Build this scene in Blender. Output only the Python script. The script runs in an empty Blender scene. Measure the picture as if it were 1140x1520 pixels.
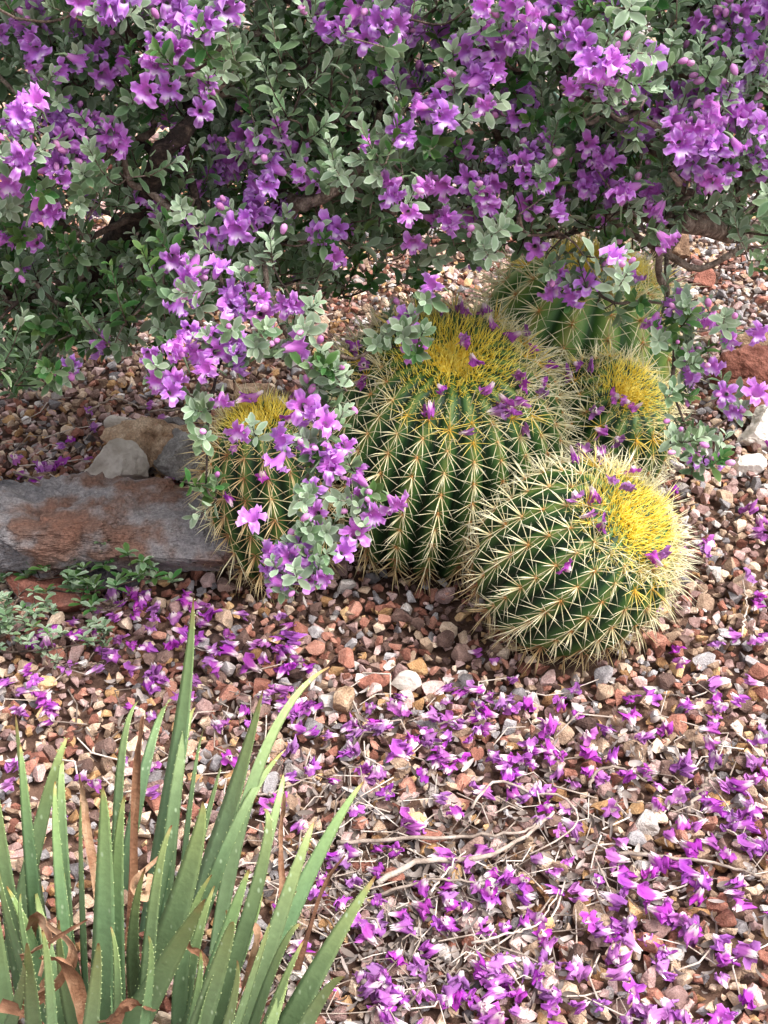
import bpy, math, random
import numpy as np
from mathutils import Vector, Matrix

R = math.radians
rng = np.random.default_rng(11)
random.seed(11)
scene = bpy.context.scene
C = scene.collection

# ------------------------------------------------------------------ camera
PW, PH, FP = 1140, 1520, 2200.0
PITCH = R(32.0)
HC = 1.15
cam_d = bpy.data.cameras.new('camera')
cam_d.sensor_fit = 'VERTICAL'
cam_d.sensor_height = 36.0
cam_d.lens = FP / PH * 36.0
cam_d.clip_start = 0.02
cam_d.clip_end = 500.0
cam = bpy.data.objects.new('camera', cam_d)
cam.location = (0, 0, HC)
cam.rotation_euler = (R(90) - PITCH, 0, 0)
C.objects.link(cam)
scene.camera = cam

# ------------------------------------------------------------------ sky, sun, exposure
SUN_EL, SUN_AZ = R(58), R(108)           # azimuth measured from +Y towards +X
w = bpy.data.worlds.new('World')
scene.world = w
w.use_nodes = True
nt = w.node_tree
sky = nt.nodes.new('ShaderNodeTexSky')
sky.sky_type = 'NISHITA'
sky.sun_disc = False
sky.sun_elevation = SUN_EL
sky.sun_rotation = SUN_AZ
sky.air_density = 1.0
sky.dust_density = 4.0
hs = nt.nodes.new('ShaderNodeHueSaturation')     # cloud cover greys the sky
hs.inputs['Saturation'].default_value = 0.22
nt.links.new(sky.outputs[0], hs.inputs['Color'])
nt.links.new(hs.outputs[0], nt.nodes['Background'].inputs[0])
nt.nodes['Background'].inputs[1].default_value = 0.15
sun_d = bpy.data.lights.new('sun', 'SUN')
sun_d.energy = 1.3
sun_d.angle = R(30)
sun_d.color = (1.0, 0.95, 0.88)
sun = bpy.data.objects.new('sun', sun_d)
sdir = Vector((math.sin(SUN_AZ) * math.cos(SUN_EL), math.cos(SUN_AZ) * math.cos(SUN_EL), math.sin(SUN_EL)))
sun.rotation_euler = sdir.to_track_quat('Z', 'Y').to_euler()
sun.location = (3, 3, 6)
C.objects.link(sun)
scene.view_settings.view_transform = 'Standard'
scene.view_settings.look = 'None'
scene.view_settings.gamma = 1.0
scene.view_settings.use_curve_mapping = False
scene.view_settings.exposure = 1.40
scene.cycles.max_bounces = 6
scene.cycles.diffuse_bounces = 4
scene.cycles.glossy_bounces = 2
scene.cycles.transmission_bounces = 3
scene.cycles.caustics_reflective = False
scene.cycles.caustics_refractive = False

# ------------------------------------------------------------------ pixel <-> place
FWD = np.array((0, math.cos(PITCH), -math.sin(PITCH)))
UPV = np.array((0, math.sin(PITCH), math.cos(PITCH)))
XV = np.array((1.0, 0, 0))
EYE = np.array((0, 0, HC))
def ray(px, py):
    return XV * ((px - PW / 2) / FP) + UPV * ((PH / 2 - py) / FP) + FWD
def at_depth(px, py, d): return EYE + ray(px, py) * d
def at_z(px, py, z=0.0):
    r = ray(px, py); return EYE + r * ((z - HC) / r[2])
def at_y(px, py, y):
    r = ray(px, py); return EYE + r * (y / r[1])
def project(P):
    P = np.atleast_2d(P) - EYE
    d = P @ FWD
    return np.stack((PW / 2 + FP * P[:, 0] / d, PH / 2 - FP * (P @ UPV) / d, d), 1)

# ------------------------------------------------------------------ helpers
def nrm(v):
    v = np.asarray(v, float); return v / (np.linalg.norm(v) + 1e-12)
def frame(z, y=None, roll=None):
    """3x3 with columns x,y,z, local z along z, local y as near y as possible."""
    z = nrm(z)
    if y is None:
        a = rng.normal(size=3)
        y = a
    y = np.asarray(y, float); y = y - z * (y @ z)
    if np.linalg.norm(y) < 1e-6: y = np.cross(z, (0.3, 0.7, 0.2))
    y = nrm(y); x = np.cross(y, z)
    return np.stack((x, y, z), 1)
def rand_rot():
    q = rng.normal(size=4); q /= np.linalg.norm(q); a, b, c, d = q
    return np.array([[1-2*(c*c+d*d), 2*(b*c-a*d), 2*(b*d+a*c)], [2*(b*c+a*d), 1-2*(b*b+d*d), 2*(c*d-a*b)], [2*(b*d-a*c), 2*(c*d+a*b), 1-2*(b*b+c*c)]])
def mat4(Rm, s, p):
    m = Matrix.Identity(4)
    s = np.ones(3) * s
    for i in range(3):
        for j in range(3): m[i][j] = float(Rm[i, j] * s[j])
        m[i][3] = float(p[i])
    return m
class Acc:
    """collects triangles into one mesh"""
    def __init__(s): s.V = []; s.F = []; s.M = []; s.T = []; s.n = 0
    def add(s, V, F, m=0, t=None):
        V = np.asarray(V, float); F = np.asarray(F, int)
        s.V.append(V); s.F.append(F + s.n); s.n += len(V)
        s.M.append(np.full(len(F), m) if np.isscalar(m) else np.asarray(m))
        s.T.append(np.zeros(len(V)) if t is None else np.asarray(t, float))
    def inst(s, tpl, Rm, S, P, m=0):
        """many copies of one template: Rm (k,3,3) S (k,) or (k,3) P (k,3) m (k,)"""
        V, F, T = tpl; k = len(P)
        if k == 0: return
        S = np.asarray(S, float)
        if S.ndim == 1: S = np.repeat(S[:, None], 3, 1)
        out = np.einsum('kij,knj->kni', Rm, V[None] * S[:, None, :]) + np.asarray(P)[:, None, :]
        FF = F[None] + (np.arange(k) * len(V))[:, None, None]
        mm = np.repeat(np.full(k, m) if np.isscalar(m) else np.asarray(m), len(F))
        s.add(out.reshape(-1, 3), FF.reshape(-1, 3), mm, np.tile(T, k))
    def mesh(s, name, mats, smooth=True):
        V = np.concatenate(s.V); F = np.concatenate(s.F); M = np.concatenate(s.M); T = np.concatenate(s.T)
        me = bpy.data.meshes.new(name)
        me.vertices.add(len(V)); me.vertices.foreach_set('co', V.astype(np.float32).ravel())
        me.loops.add(len(F) * 3); me.loops.foreach_set('vertex_index', F.astype(np.int32).ravel())
        me.polygons.add(len(F))
        me.polygons.foreach_set('loop_start', np.arange(0, len(F) * 3, 3, dtype=np.int32))
        for m in (mats if isinstance(mats, (list, tuple)) else [mats]): me.materials.append(m)
        me.polygons.foreach_set('material_index', M.astype(np.int32))
        me.polygons.foreach_set('use_smooth', np.full(len(F), smooth, dtype=bool))
        at = me.attributes.new('t', 'FLOAT', 'POINT'); at.data.foreach_set('value', T.astype(np.float32))
        me.update(); me.validate()
        return me
def tpl_mesh(tpl, name, mats, smooth=True, m=0):
    a = Acc(); a.add(tpl[0], tpl[1], m, tpl[2]); return a.mesh(name, mats, smooth)
def link(name, data, parent=None, M=None, label=None, cat=None, group=None, kind=None):
    o = bpy.data.objects.new(name, data); C.objects.link(o)
    if parent is not None: o.parent = parent
    if M is not None: o.matrix_local = M
    if label: o['label'] = label
    if cat: o['category'] = cat
    if group: o['group'] = group
    if kind: o['kind'] = kind
    return o
def tube(acc, pts, rad, sides=6, m=0, cap=True):
    pts = np.asarray(pts, float); n = len(pts)
    rad = np.ones(n) * rad
    tan = np.gradient(pts, axis=0)
    ref = np.array((0.31, 0.17, 0.93))
    V = []
    for i in range(n):
        t = nrm(tan[i]); x = np.cross(t, ref)
        if np.linalg.norm(x) < 1e-3: x = np.cross(t, (1, 0, 0))
        x = nrm(x); y = np.cross(t, x)
        for k in range(sides):
            a = 2 * math.pi * k / sides
            V.append(pts[i] + rad[i] * (math.cos(a) * x + math.sin(a) * y))
    F = []
    for i in range(n - 1):
        for k in range(sides):
            a = i * sides + k; b = i * sides + (k + 1) % sides
            F += [(a, b, b + sides), (a, b + sides, a + sides)]
    if cap:
        V.append(pts[0]); V.append(pts[-1]); c0 = len(V) - 2
        for k in range(sides):
            F.append((c0, (k + 1) % sides, k)); F.append((c0 + 1, (n - 1) * sides + k, (n - 1) * sides + (k + 1) % sides))
    acc.add(V, F, m, np.concatenate((np.repeat(np.linspace(0, 1, n), sides), [0, 1])) if cap else np.repeat(np.linspace(0, 1, n), sides))
def smooth_line(pts, n=12):
    P = np.asarray(pts, float); k = len(P)
    P = np.vstack((2 * P[0] - P[1], P, 2 * P[-1] - P[-2])); out = []
    per = max(2, n // (k - 1))
    for i in range(1, k):
        p0, p1, p2, p3 = P[i - 1], P[i], P[i + 1], P[i + 2]
        for u in np.linspace(0, 1, per, endpoint=False):
            out.append(.5 * (2 * p1 + (p2 - p0) * u + (2 * p0 - 5 * p1 + 4 * p2 - p3) * u * u + (3 * p1 - p0 - 3 * p2 + p3) * u ** 3))
    out.append(P[-2]); return np.array(out)

# ------------------------------------------------------------------ materials
def S(r, g, b):                                  # sRGB 0-255 -> linear
    f = lambda c: (c / 12.92 if c <= .04045 else ((c + .055) / 1.055) ** 2.4)
    return (f(r / 255), f(g / 255), f(b / 255), 1)
def mk(name, stops, rough=.8, scale=60, detail=5, spread=.5, var=.3, bump=0, bscale=None, trans=0, attr=None, spec=.3, hue=0, fleck=None, grain=0, gscale=420, satv=0):
    """stops: colours picked by noise (or by the t attribute with attr=[positions]); var: light/dark spread between pieces"""
    m = bpy.data.materials.new(name); m.use_nodes = True
    n = m.node_tree; N = n.nodes.new; L = n.links.new
    b = n.nodes['Principled BSDF']; b.inputs['Roughness'].default_value = rough
    b.inputs['Specular IOR Level'].default_value = spec
    geo = N('ShaderNodeNewGeometry'); oi = N('ShaderNodeObjectInfo')
    rnd = N('ShaderNodeMath'); rnd.operation = 'ADD'; L(geo.outputs['Random Per Island'], rnd.inputs[0]); L(oi.outputs['Random'], rnd.inputs[1])
    fr = N('ShaderNodeMath'); fr.operation = 'FRACT'; L(rnd.outputs[0], fr.inputs[0])
    ramp = N('ShaderNodeValToRGB'); e = ramp.color_ramp.elements
    pos = attr or [.5 - spread / 2 + spread * i / max(1, len(stops) - 1) for i in range(len(stops))]
    while len(e) < len(stops): e.new(.5)
    for i, c in enumerate(stops): e[i].position = pos[i]; e[i].color = c
    nz = N('ShaderNodeTexNoise'); nz.inputs['Scale'].default_value = scale; nz.inputs['Detail'].default_value = detail
    L(geo.outputs['Position'], nz.inputs['Vector'])
    if attr:
        a = N('ShaderNodeAttribute'); a.attribute_name = 't'
        jit = N('ShaderNodeMath'); jit.operation = 'MULTIPLY_ADD'; L(nz.outputs[0], jit.inputs[0]); jit.inputs[1].default_value = .16
        s2 = N('ShaderNodeMath'); s2.operation = 'SUBTRACT'; L(a.outputs['Fac'], s2.inputs[0]); s2.inputs[1].default_value = .08
        L(s2.outputs[0], jit.inputs[2]); L(jit.outputs[0], ramp.inputs[0])
    else:
        mx = N('ShaderNodeMath'); mx.operation = 'MULTIPLY_ADD'; L(fr.outputs[0], mx.inputs[0]); mx.inputs[1].default_value = .5
        h2 = N('ShaderNodeMath'); h2.operation = 'MULTIPLY_ADD'; L(nz.outputs[0], h2.inputs[0]); h2.inputs[1].default_value = 1.0; h2.inputs[2].default_value = -.25
        L(h2.outputs[0], mx.inputs[2]); L(mx.outputs[0], ramp.inputs[0])
    hsv = N('ShaderNodeHueSaturation'); L(ramp.outputs[0], hsv.inputs['Color'])
    v = N('ShaderNodeMapRange'); L(fr.outputs[0], v.inputs[0]); v.inputs[3].default_value = 1 - var; v.inputs[4].default_value = 1 + var
    L(v.outputs[0], hsv.inputs['Value'])
    if hue:
        r7 = N('ShaderNodeMath'); r7.operation = 'MULTIPLY'; L(fr.outputs[0], r7.inputs[0]); r7.inputs[1].default_value = 7.31
        f7 = N('ShaderNodeMath'); f7.operation = 'FRACT'; L(r7.outputs[0], f7.inputs[0])
        hv = N('ShaderNodeMapRange'); L(f7.outputs[0], hv.inputs[0]); hv.inputs[3].default_value = .5 - hue; hv.inputs[4].default_value = .5 + hue
        L(hv.outputs[0], hsv.inputs['Hue'])
    if satv:
        r3 = N('ShaderNodeMath'); r3.operation = 'MULTIPLY'; L(fr.outputs[0], r3.inputs[0]); r3.inputs[1].default_value = 13.7
        f3 = N('ShaderNodeMath'); f3.operation = 'FRACT'; L(r3.outputs[0], f3.inputs[0])
        sv = N('ShaderNodeMapRange'); L(f3.outputs[0], sv.inputs[0]); sv.inputs[3].default_value = 1 - satv; sv.inputs[4].default_value = 1 + satv * .25
        L(sv.outputs[0], hsv.inputs['Saturation'])
    col = hsv.outputs[0]
    if grain:                                    # mineral speckle
        g1 = N('ShaderNodeTexNoise'); g1.inputs['Scale'].default_value = gscale; g1.inputs['Detail'].default_value = 4; g1.inputs['Roughness'].default_value = .7
        L(geo.outputs['Position'], g1.inputs['Vector'])
        gm = N('ShaderNodeMapRange'); L(g1.outputs[0], gm.inputs[0]); gm.inputs[1].default_value = .3; gm.inputs[2].default_value = .7; gm.inputs[3].default_value = 1 - grain; gm.inputs[4].default_value = 1 + grain
        gh = N('ShaderNodeHueSaturation'); L(col, gh.inputs['Color']); L(gm.outputs[0], gh.inputs['Value']); col = gh.outputs[0]
    if fleck:                                    # pale specks that belong to the skin
        fc, fs, ft = fleck
        vo = N('ShaderNodeTexVoronoi'); vo.inputs['Scale'].default_value = fs
        mp = N('ShaderNodeMapping'); mp.inputs['Scale'].default_value = (1, 1, .42); L(geo.outputs['Position'], mp.inputs[0]); L(mp.outputs[0], vo.inputs['Vector'])
        lt = N('ShaderNodeMapRange'); L(vo.outputs['Distance'], lt.inputs[0]); lt.inputs[1].default_value = ft; lt.inputs[2].default_value = ft * .45; lt.inputs[3].default_value = 0; lt.inputs[4].default_value = .75
        mixc = N('ShaderNodeMix'); mixc.data_type = 'RGBA'; L(lt.outputs[0], mixc.inputs[0]); L(col, mixc.inputs[6]); mixc.inputs[7].default_value = fc
        col = mixc.outputs[2]
    L(col, b.inputs['Base Color'])
    if bump:
        bn = N('ShaderNodeTexNoise'); bn.inputs['Scale'].default_value = bscale or scale * 4; bn.inputs['Detail'].default_value = 6
        L(geo.outputs['Position'], bn.inputs['Vector'])
        bu = N('ShaderNodeBump'); bu.inputs['Strength'].default_value = bump; bu.inputs['Distance'].default_value = .004
        L(bn.outputs[0], bu.inputs['Height']); L(bu.outputs[0], b.inputs['Normal'])
    if trans:
        tr = N('ShaderNodeBsdfTranslucent'); L(col, tr.inputs[0])
        ms = N('ShaderNodeMixShader'); ms.inputs[0].default_value = trans
        L(b.outputs[0], ms.inputs[1]); L(tr.outputs[0], ms.inputs[2]); L(ms.outputs[0], n.nodes['Material Output'].inputs[0])
    return m

M = {}
M['soil'] = mk('soil', [S(70, 50, 42), S(112, 86, 72), S(140, 112, 98)], .95, 30, 8, .5, 0, .8, 220)
stone_defs = [('terracotta', [S(122, 76, 62), S(156, 104, 88), S(182, 134, 116)]),
              ('tan', [S(150, 122, 102), S(188, 160, 136), S(212, 190, 168)]),
              ('pink', [S(138, 106, 100), S(174, 142, 136), S(200, 172, 166)]),
              ('grey', [S(112, 105, 105), S(144, 138, 139), S(172, 166, 166)]),
              ('white', [S(166, 154, 148), S(196, 186, 180), S(216, 210, 206)]),
              ('ochre', [S(136, 98, 66), S(176, 136, 94), S(204, 170, 128)]),
              ('brown', [S(78, 58, 52), S(110, 86, 78), S(140, 114, 104)])]
for k, st in stone_defs: M['st_' + k] = mk('stone_' + k, st, .88, 90, 8, .6, .22, .7, 420, grain=.30, gscale=650)
STN = [k for k, _ in stone_defs]; STM = [M['st_' + k] for k in STN]
M['slab'] = mk('slab_rock', [S(62, 59, 62), S(104, 101, 104), S(132, 126, 126), S(112, 88, 78), S(124, 90, 76)], .92, 13, 12, .42, 0, 1.0, 240, grain=.45, gscale=260)
M['rock_tan'] = mk('rock_tan', [S(108, 82, 64), S(162, 132, 106), S(204, 178, 152)], .92, 45, 12, .5, .1, 1.0, 260, grain=.38, gscale=330)
M['rock_red'] = mk('rock_red', [S(120, 72, 60), S(164, 108, 92), S(190, 140, 124)], .88, 34, 12, .5, .1, 1.0, 260, grain=.32, gscale=330)
M['rock_grey'] = mk('rock_grey', [S(110, 104, 102), S(150, 144, 140), S(182, 176, 170)], .92, 45, 12, .5, .1, 1.0, 260, grain=.38, gscale=330)
M['rock_white'] = mk('rock_white', [S(176, 164, 152), S(214, 204, 194), S(232, 226, 220)], .85, 26, 8, .6, .08, .6, 160)
M['bark'] = mk('sage_bark', [S(50, 40, 36), S(96, 80, 70), S(142, 126, 114)], .92, 90, 10, .45, .15, 1.0, 320, grain=.4, gscale=260)
M['twig'] = mk('dry_twig', [S(110, 94, 84), S(168, 152, 140), S(204, 192, 182)], .9, 60, 6, .6, .25, .4, 400)
M['litter'] = mk('dry_leaf', [S(84, 70, 62), S(128, 115, 108), S(176, 168, 165)], .8, 60, 4, .9, .40, trans=.1)
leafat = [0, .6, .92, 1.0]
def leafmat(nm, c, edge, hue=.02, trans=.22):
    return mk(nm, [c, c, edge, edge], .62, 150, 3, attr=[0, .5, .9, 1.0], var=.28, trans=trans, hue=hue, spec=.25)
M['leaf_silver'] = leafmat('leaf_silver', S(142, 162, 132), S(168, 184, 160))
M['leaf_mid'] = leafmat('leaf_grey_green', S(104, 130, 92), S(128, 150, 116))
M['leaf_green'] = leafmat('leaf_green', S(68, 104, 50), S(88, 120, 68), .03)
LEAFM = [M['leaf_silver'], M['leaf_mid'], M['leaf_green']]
M['flower'] = mk('sage_flower', [S(220, 156, 218), S(206, 116, 212), S(206, 126, 224), S(226, 172, 240), S(252, 240, 252)], .6, 120, 3, attr=[0, .3, .55, .74, .97], var=.16, hue=.018, trans=.35, spec=.2)
M['bud'] = mk('sage_bud', [S(188, 110, 176), S(216, 146, 206), S(228, 178, 214)], .55, 200, 3, .8, .15, trans=.2, hue=.015, spec=.25)
M['calyx'] = mk('calyx', [S(110, 132, 96), S(140, 160, 124)], .7, 100, 3, .8, .2)
M['fallen'] = mk('fallen_flower', [S(242, 226, 226), S(232, 192, 214), S(184, 88, 184), S(168, 64, 176), S(192, 106, 198)], .7, 120, 5, attr=[.05, .24, .38, .8, 1.0], var=.24, hue=.022, trans=.3, spec=.15, satv=.28)
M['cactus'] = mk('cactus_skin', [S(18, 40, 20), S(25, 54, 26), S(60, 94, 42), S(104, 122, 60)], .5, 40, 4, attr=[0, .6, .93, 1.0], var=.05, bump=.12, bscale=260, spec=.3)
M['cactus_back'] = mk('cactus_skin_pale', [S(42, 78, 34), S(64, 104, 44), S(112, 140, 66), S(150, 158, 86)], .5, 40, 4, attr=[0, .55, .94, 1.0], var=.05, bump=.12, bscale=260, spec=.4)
M['spine'] = mk('spine', [S(192, 132, 70), S(236, 224, 172), S(248, 244, 216)], .45, 60, 2, attr=[.03, .17, 1.0], var=.12, trans=.12)
M['spine_old'] = mk('spine_old', [S(140, 88, 50), S(202, 174, 124), S(228, 214, 168)], .5, 60, 2, attr=[0, .35, 1.0], var=.2, trans=.08)
M['spine_young'] = mk('spine_young', [S(222, 168, 52), S(242, 216, 104), S(248, 238, 172)], .45, 60, 2, attr=[0, .3, 1.0], var=.1, trans=.15)
M['crown'] = mk('crown_spine', [S(238, 194, 44), S(250, 222, 72), S(252, 238, 130)], .5, 60, 2, attr=[0, .4, 1.0], var=.12, trans=.2)
M['wool'] = mk('crown_wool', [S(226, 176, 36), S(246, 206, 60), S(250, 226, 110)], .95, 220, 6, .6, 0, 1.0, 380, trans=.15)
M['aloe'] = mk('aloe_skin', [S(98, 126, 92), S(118, 144, 102), S(142, 160, 100), S(168, 150, 92), S(150, 100, 70)], .42, 40, 4, attr=[0, .4, .86, .965, 1.0], var=.16, hue=.02, bump=.15, bscale=220, spec=.4, grain=.12, gscale=90, fleck=(S(176, 196, 160), 110, .17))
M['tooth'] = mk('aloe_tooth', [S(150, 172, 116), S(182, 192, 140)], .5, 60, 2, .8, .1)
M['dead'] = mk('dead_aloe_leaf', [S(92, 62, 48), S(150, 108, 82), S(192, 160, 130)], .8, 40, 6, .8, .2, .5, 200)
M['agave'] = mk('agave_skin', [S(104, 140, 128), S(136, 168, 154)], .55, 20, 4, .8, .1)
M['agave_dry'] = mk('agave_dry', [S(168, 104, 70), S(206, 150, 110)], .8, 20, 4, .8, .1)

# ------------------------------------------------------------------ ground
GZ = -0.012
acc = Acc()
gs = 60.0
xs = np.concatenate(([-gs], np.linspace(-2.5, 2.5, 60), [gs])); ys = np.concatenate(([-gs], np.linspace(0, 6, 72), [gs]))
gx, gy = np.meshgrid(xs, ys)
gz = GZ + .004 * np.sin(gx * 3.1 + 1) * np.sin(gy * 2.7) * (np.abs(gx) < 2.4) * (gy > .1) * (gy < 5.9)
V = np.stack((gx, gy, gz), -1).reshape(-1, 3); nx = len(xs)
F = []
for j in range(len(ys) - 1):
    for i in range(nx - 1):
        a = j * nx + i; F += [(a, a + 1, a + nx + 1), (a, a + nx + 1, a + nx)]
acc.add(V, F)
ground = link('ground', acc.mesh('ground', M['soil']), kind='structure')

# ------------------------------------------------------------------ cacti (places first: the gravel keeps clear of them)
# centre pixel, centre height, radius, half height, axis, ribs, spacing, spine length, skin
CACT = [
 dict(px=(648, 664), zc=.150, a=.172, b=.186, ax=(.10, -.32, .93), n=24, ds=.031, sl=.040, cf=.52, skin='cactus', label='largest barrel cactus, dark green with broad yellow crown, centre of the clump'),
 dict(px=(848, 832), zc=.112, a=.118, b=.128, ax=(.52, -.40, .75), n=18, ds=.031, sl=.039, cf=.52, skin='cactus', label='barrel cactus tilted sideways with its yellow crown facing out, front of the clump'),
 dict(px=(882, 650), zc=.112, a=.104, b=.122, ax=(.30, -.40, .87), n=16, ds=.030, sl=.039, cf=.44, skin='cactus', label='small barrel cactus wedged between the largest one and the pale ribbed one'),
 dict(px=(405, 738), zc=.122, a=.086, b=.136, ax=(-.10, -.10, .98), n=15, ds=.032, sl=.040, cf=.46, skin='cactus', label='shaded narrow barrel cactus behind the drooping blossom spray, beside the long slab'),
 dict(px=(852, 528), zc=.142, a=.158, b=.162, ax=(.20, -.02, .98), n=15, ds=.040, sl=.056, cf=.40, skin='cactus_back', label='pale green barrel cactus with wide ribs, at the back under the shrub'),
]
for c in CACT:
    c['C'] = at_z(*c['px'], c['zc'])
    z = nrm(c['ax']); c['Rm'] = frame(z, (0, -1, 0.2))

# ------------------------------------------------------------------ rocks
def ico(sub):
    t = (1 + 5 ** .5) / 2
    V = [(-1, t, 0), (1, t, 0), (-1, -t, 0), (1, -t, 0), (0, -1, t), (0, 1, t), (0, -1, -t), (0, 1, -t), (t, 0, -1), (t, 0, 1), (-t, 0, -1), (-t, 0, 1)]
    F = [(0, 11, 5), (0, 5, 1), (0, 1, 7), (0, 7, 10), (0, 10, 11), (1, 5, 9), (5, 11, 4), (11, 10, 2), (10, 7, 6), (7, 1, 8), (3, 9, 4), (3, 4, 2), (3, 2, 6), (3, 6, 8), (3, 8, 9), (4, 9, 5), (2, 4, 11), (6, 2, 10), (8, 6, 7), (9, 8, 1)]
    V = [nrm(v) for v in V]
    for _ in range(sub):
        mid = {}; G = []
        def mp(a, b):
            k = (min(a, b), max(a, b))
            if k not in mid: V.append(nrm((V[a] + V[b]) / 2)); mid[k] = len(V) - 1
            return mid[k]
        for a, b, c in F:
            x, y, z = mp(a, b), mp(b, c), mp(c, a); G += [(a, x, z), (b, y, x), (c, z, y), (x, y, z)]
        F = G
    return np.array(V), np.array(F)
ICO = {k: ico(k) for k in (1, 2, 3, 4, 6)}
def cut_stone(sub, r, ncut=9, lo=.55, hi=.92, rough=0.0):
    V, F = ICO[sub]; V = V.copy()
    for _ in range(ncut):
        n = nrm(r.normal(size=3)); d = r.uniform(lo, hi); ex = np.maximum(0, V @ n - d); V -= ex[:, None] * n
    if rough:
        ph = r.uniform(0, 6, (6, 3)); fr = r.normal(size=(6, 3)) * np.array([3, 5, 8, 12, 18, 26])[:, None]
        for i in range(6): V = V * (1 + (rough / (1 + i)) * np.sin(V @ fr[i] + ph[i, 0]))[:, None]
    return V, F, np.zeros(len(V))
from mathutils import noise as mnoise
def rock(name, px, size, rz, mat, label, seed, sink=.25, tilt=(0, 0), cuts=8, lo=.38, hi=.72, rough=1.0, cat='rock', sub=4, group=None):
    r = np.random.default_rng(seed)
    p = at_z(*px, 0); V, F, T = cut_stone(sub, r, cuts, lo, hi)
    V = V / np.abs(V).max(0)
    V = V * (np.array(size) / 2)
    o = r.uniform(-9, 9, 3); am = rough * .11 * min(size[1], size[2] * 1.6)
    for i in range(len(V)):                      # broken, pitted faces
        q = Vector(V[i] + o); nv = nrm(V[i])
        V[i] += nv * am * (.8 * mnoise.fractal(q * 13, .7, 2.2, 7) + .35 * abs(mnoise.noise(q * 70)) - .8 * max(0, mnoise.noise(q * 34) - .2))
    zmin, zmax = V[:, 2].min(), V[:, 2].max()
    V[:, 2] -= zmin + sink * (zmax - zmin)
    a = Acc(); a.add(V, F, 0, T)
    me = a.mesh(name, M[mat], False)
    e = Matrix.Translation(p) @ Matrix.Rotation(R(rz), 4, 'Z') @ Matrix.Rotation(R(tilt[0]), 4, 'X') @ Matrix.Rotation(R(tilt[1]), 4, 'Y')
    return link(name, me, None, e, label, cat, group)
rock('slab_rock', (110, 838), (.66, .19, .135), 2, 'slab', 'long low slab of lichen grey and red rock lying beside the shaded cactus', 5, .25, cuts=7, rough=1.25, sub=6, lo=.5, hi=.9)
rock('boulder', (165, 716), (.125, .09, .115), 20, 'rock_white', 'angular pale grey stone with a split face behind the long slab', 21, .2)
rock('boulder', (228, 690), (.15, .11, .10), -15, 'rock_tan', 'rough tan stone behind the long slab, next to the split pale stone', 22, .25, rough=1.8)
rock('boulder', (285, 705), (.12, .09, .10), 10, 'rock_grey', 'pitted grey stone between the long slab and the shaded cactus', 23, .25, rough=1.8)
rock('boulder', (275, 662), (.075, .05, .04), 5, 'rock_tan', 'peach coloured stone on the litter, uphill of the pitted grey stone', 24, .2)
rock('boulder', (182, 632), (.065, .05, .03), -20, 'rock_white', 'flat pale grey stone lying among litter behind the slab', 25, .2)
rock('boulder', (265, 640), (.065, .045, .03), 10, 'rock_grey', 'dark grey flat stone beside the peach coloured stone', 26, .2)
rock('boulder', (180, 660), (.05, .04, .03), 30, 'rock_red', 'orange brown stone below the flat pale stone', 27, .2)
rock('boulder', (370, 596), (.10, .06, .05), 8, 'rock_tan', 'pinkish tan flat stone under the shrub behind the shaded cactus', 28, .3)
rock('boulder', (78, 890), (.13, .09, .07), -6, 'rock_red', 'low orange brown stone under the leafy sprigs, in front of the slab', 29, .45)
rock('boulder', (155, 862), (.10, .06, .06), 10, 'slab', 'dark brown stone against the front of the long slab', 30, .4)
rock('boulder', (1118, 572), (.17, .12, .10), -8, 'rock_red', 'large smooth reddish boulder on grey gravel', 31, .25, cuts=6, lo=.6, hi=.9)
rock('boulder', (1122, 612), (.13, .09, .07), 14, 'rock_red', 'red brown rock just in front of the large smooth boulder', 32, .3)
rock('boulder', (1142, 645), (.12, .09, .07), 5, 'rock_white', 'whitish rock in front of the red brown rocks', 33, .25)
rock('boulder', (1000, 382), (.085, .075, .085), 15, 'rock_tan', 'blocky tan rock standing on grey gravel under the shrub', 34, .2)
rock('boulder', (1038, 424), (.06, .05, .045), 35, 'rock_red', 'round orange brown rock near the blocky tan rock', 35, .2)
rock('boulder', (1042, 466), (.06, .04, .035), 0, 'rock_red', 'flat reddish stone beyond the drooping right spray', 36, .25)
rock('boulder', (1115, 505), (.11, .06, .05), -5, 'rock_tan', 'long tan stone uphill of the large smooth boulder', 37, .3)
rock('boulder', (1105, 533), (.075, .05, .04), 12, 'rock_grey', 'grey white stone touching the large smooth boulder', 38, .3)
rock('boulder', (1105, 695), (.05, .04, .035), 12, 'rock_white', 'pale rounded stone on the gravel below the whitish rock', 39, .3)
rock('boulder', (1070, 700), (.045, .04, .03), 40, 'rock_tan', 'tan stone beside the pale rounded stone', 40, .3)
rock('boulder', (514, 1050), (.036, .032, .034), 18, 'rock_tan', 'blocky cream stone lying in front of the largest cactus', 41, .2, sub=3)
rock('boulder', (557, 1016), (.045, .028, .022), 28, 'rock_red', 'flat orange chip of stone beside the blocky cream stone', 42, .2, sub=3)
rock('boulder', (600, 1020), (.042, .036, .032), -10, 'rock_white', 'pale pitted stone beside the flat orange chip', 43, .2, sub=3)
ROCKS = [o for o in C.objects if o.get('category') == 'rock']

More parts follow.
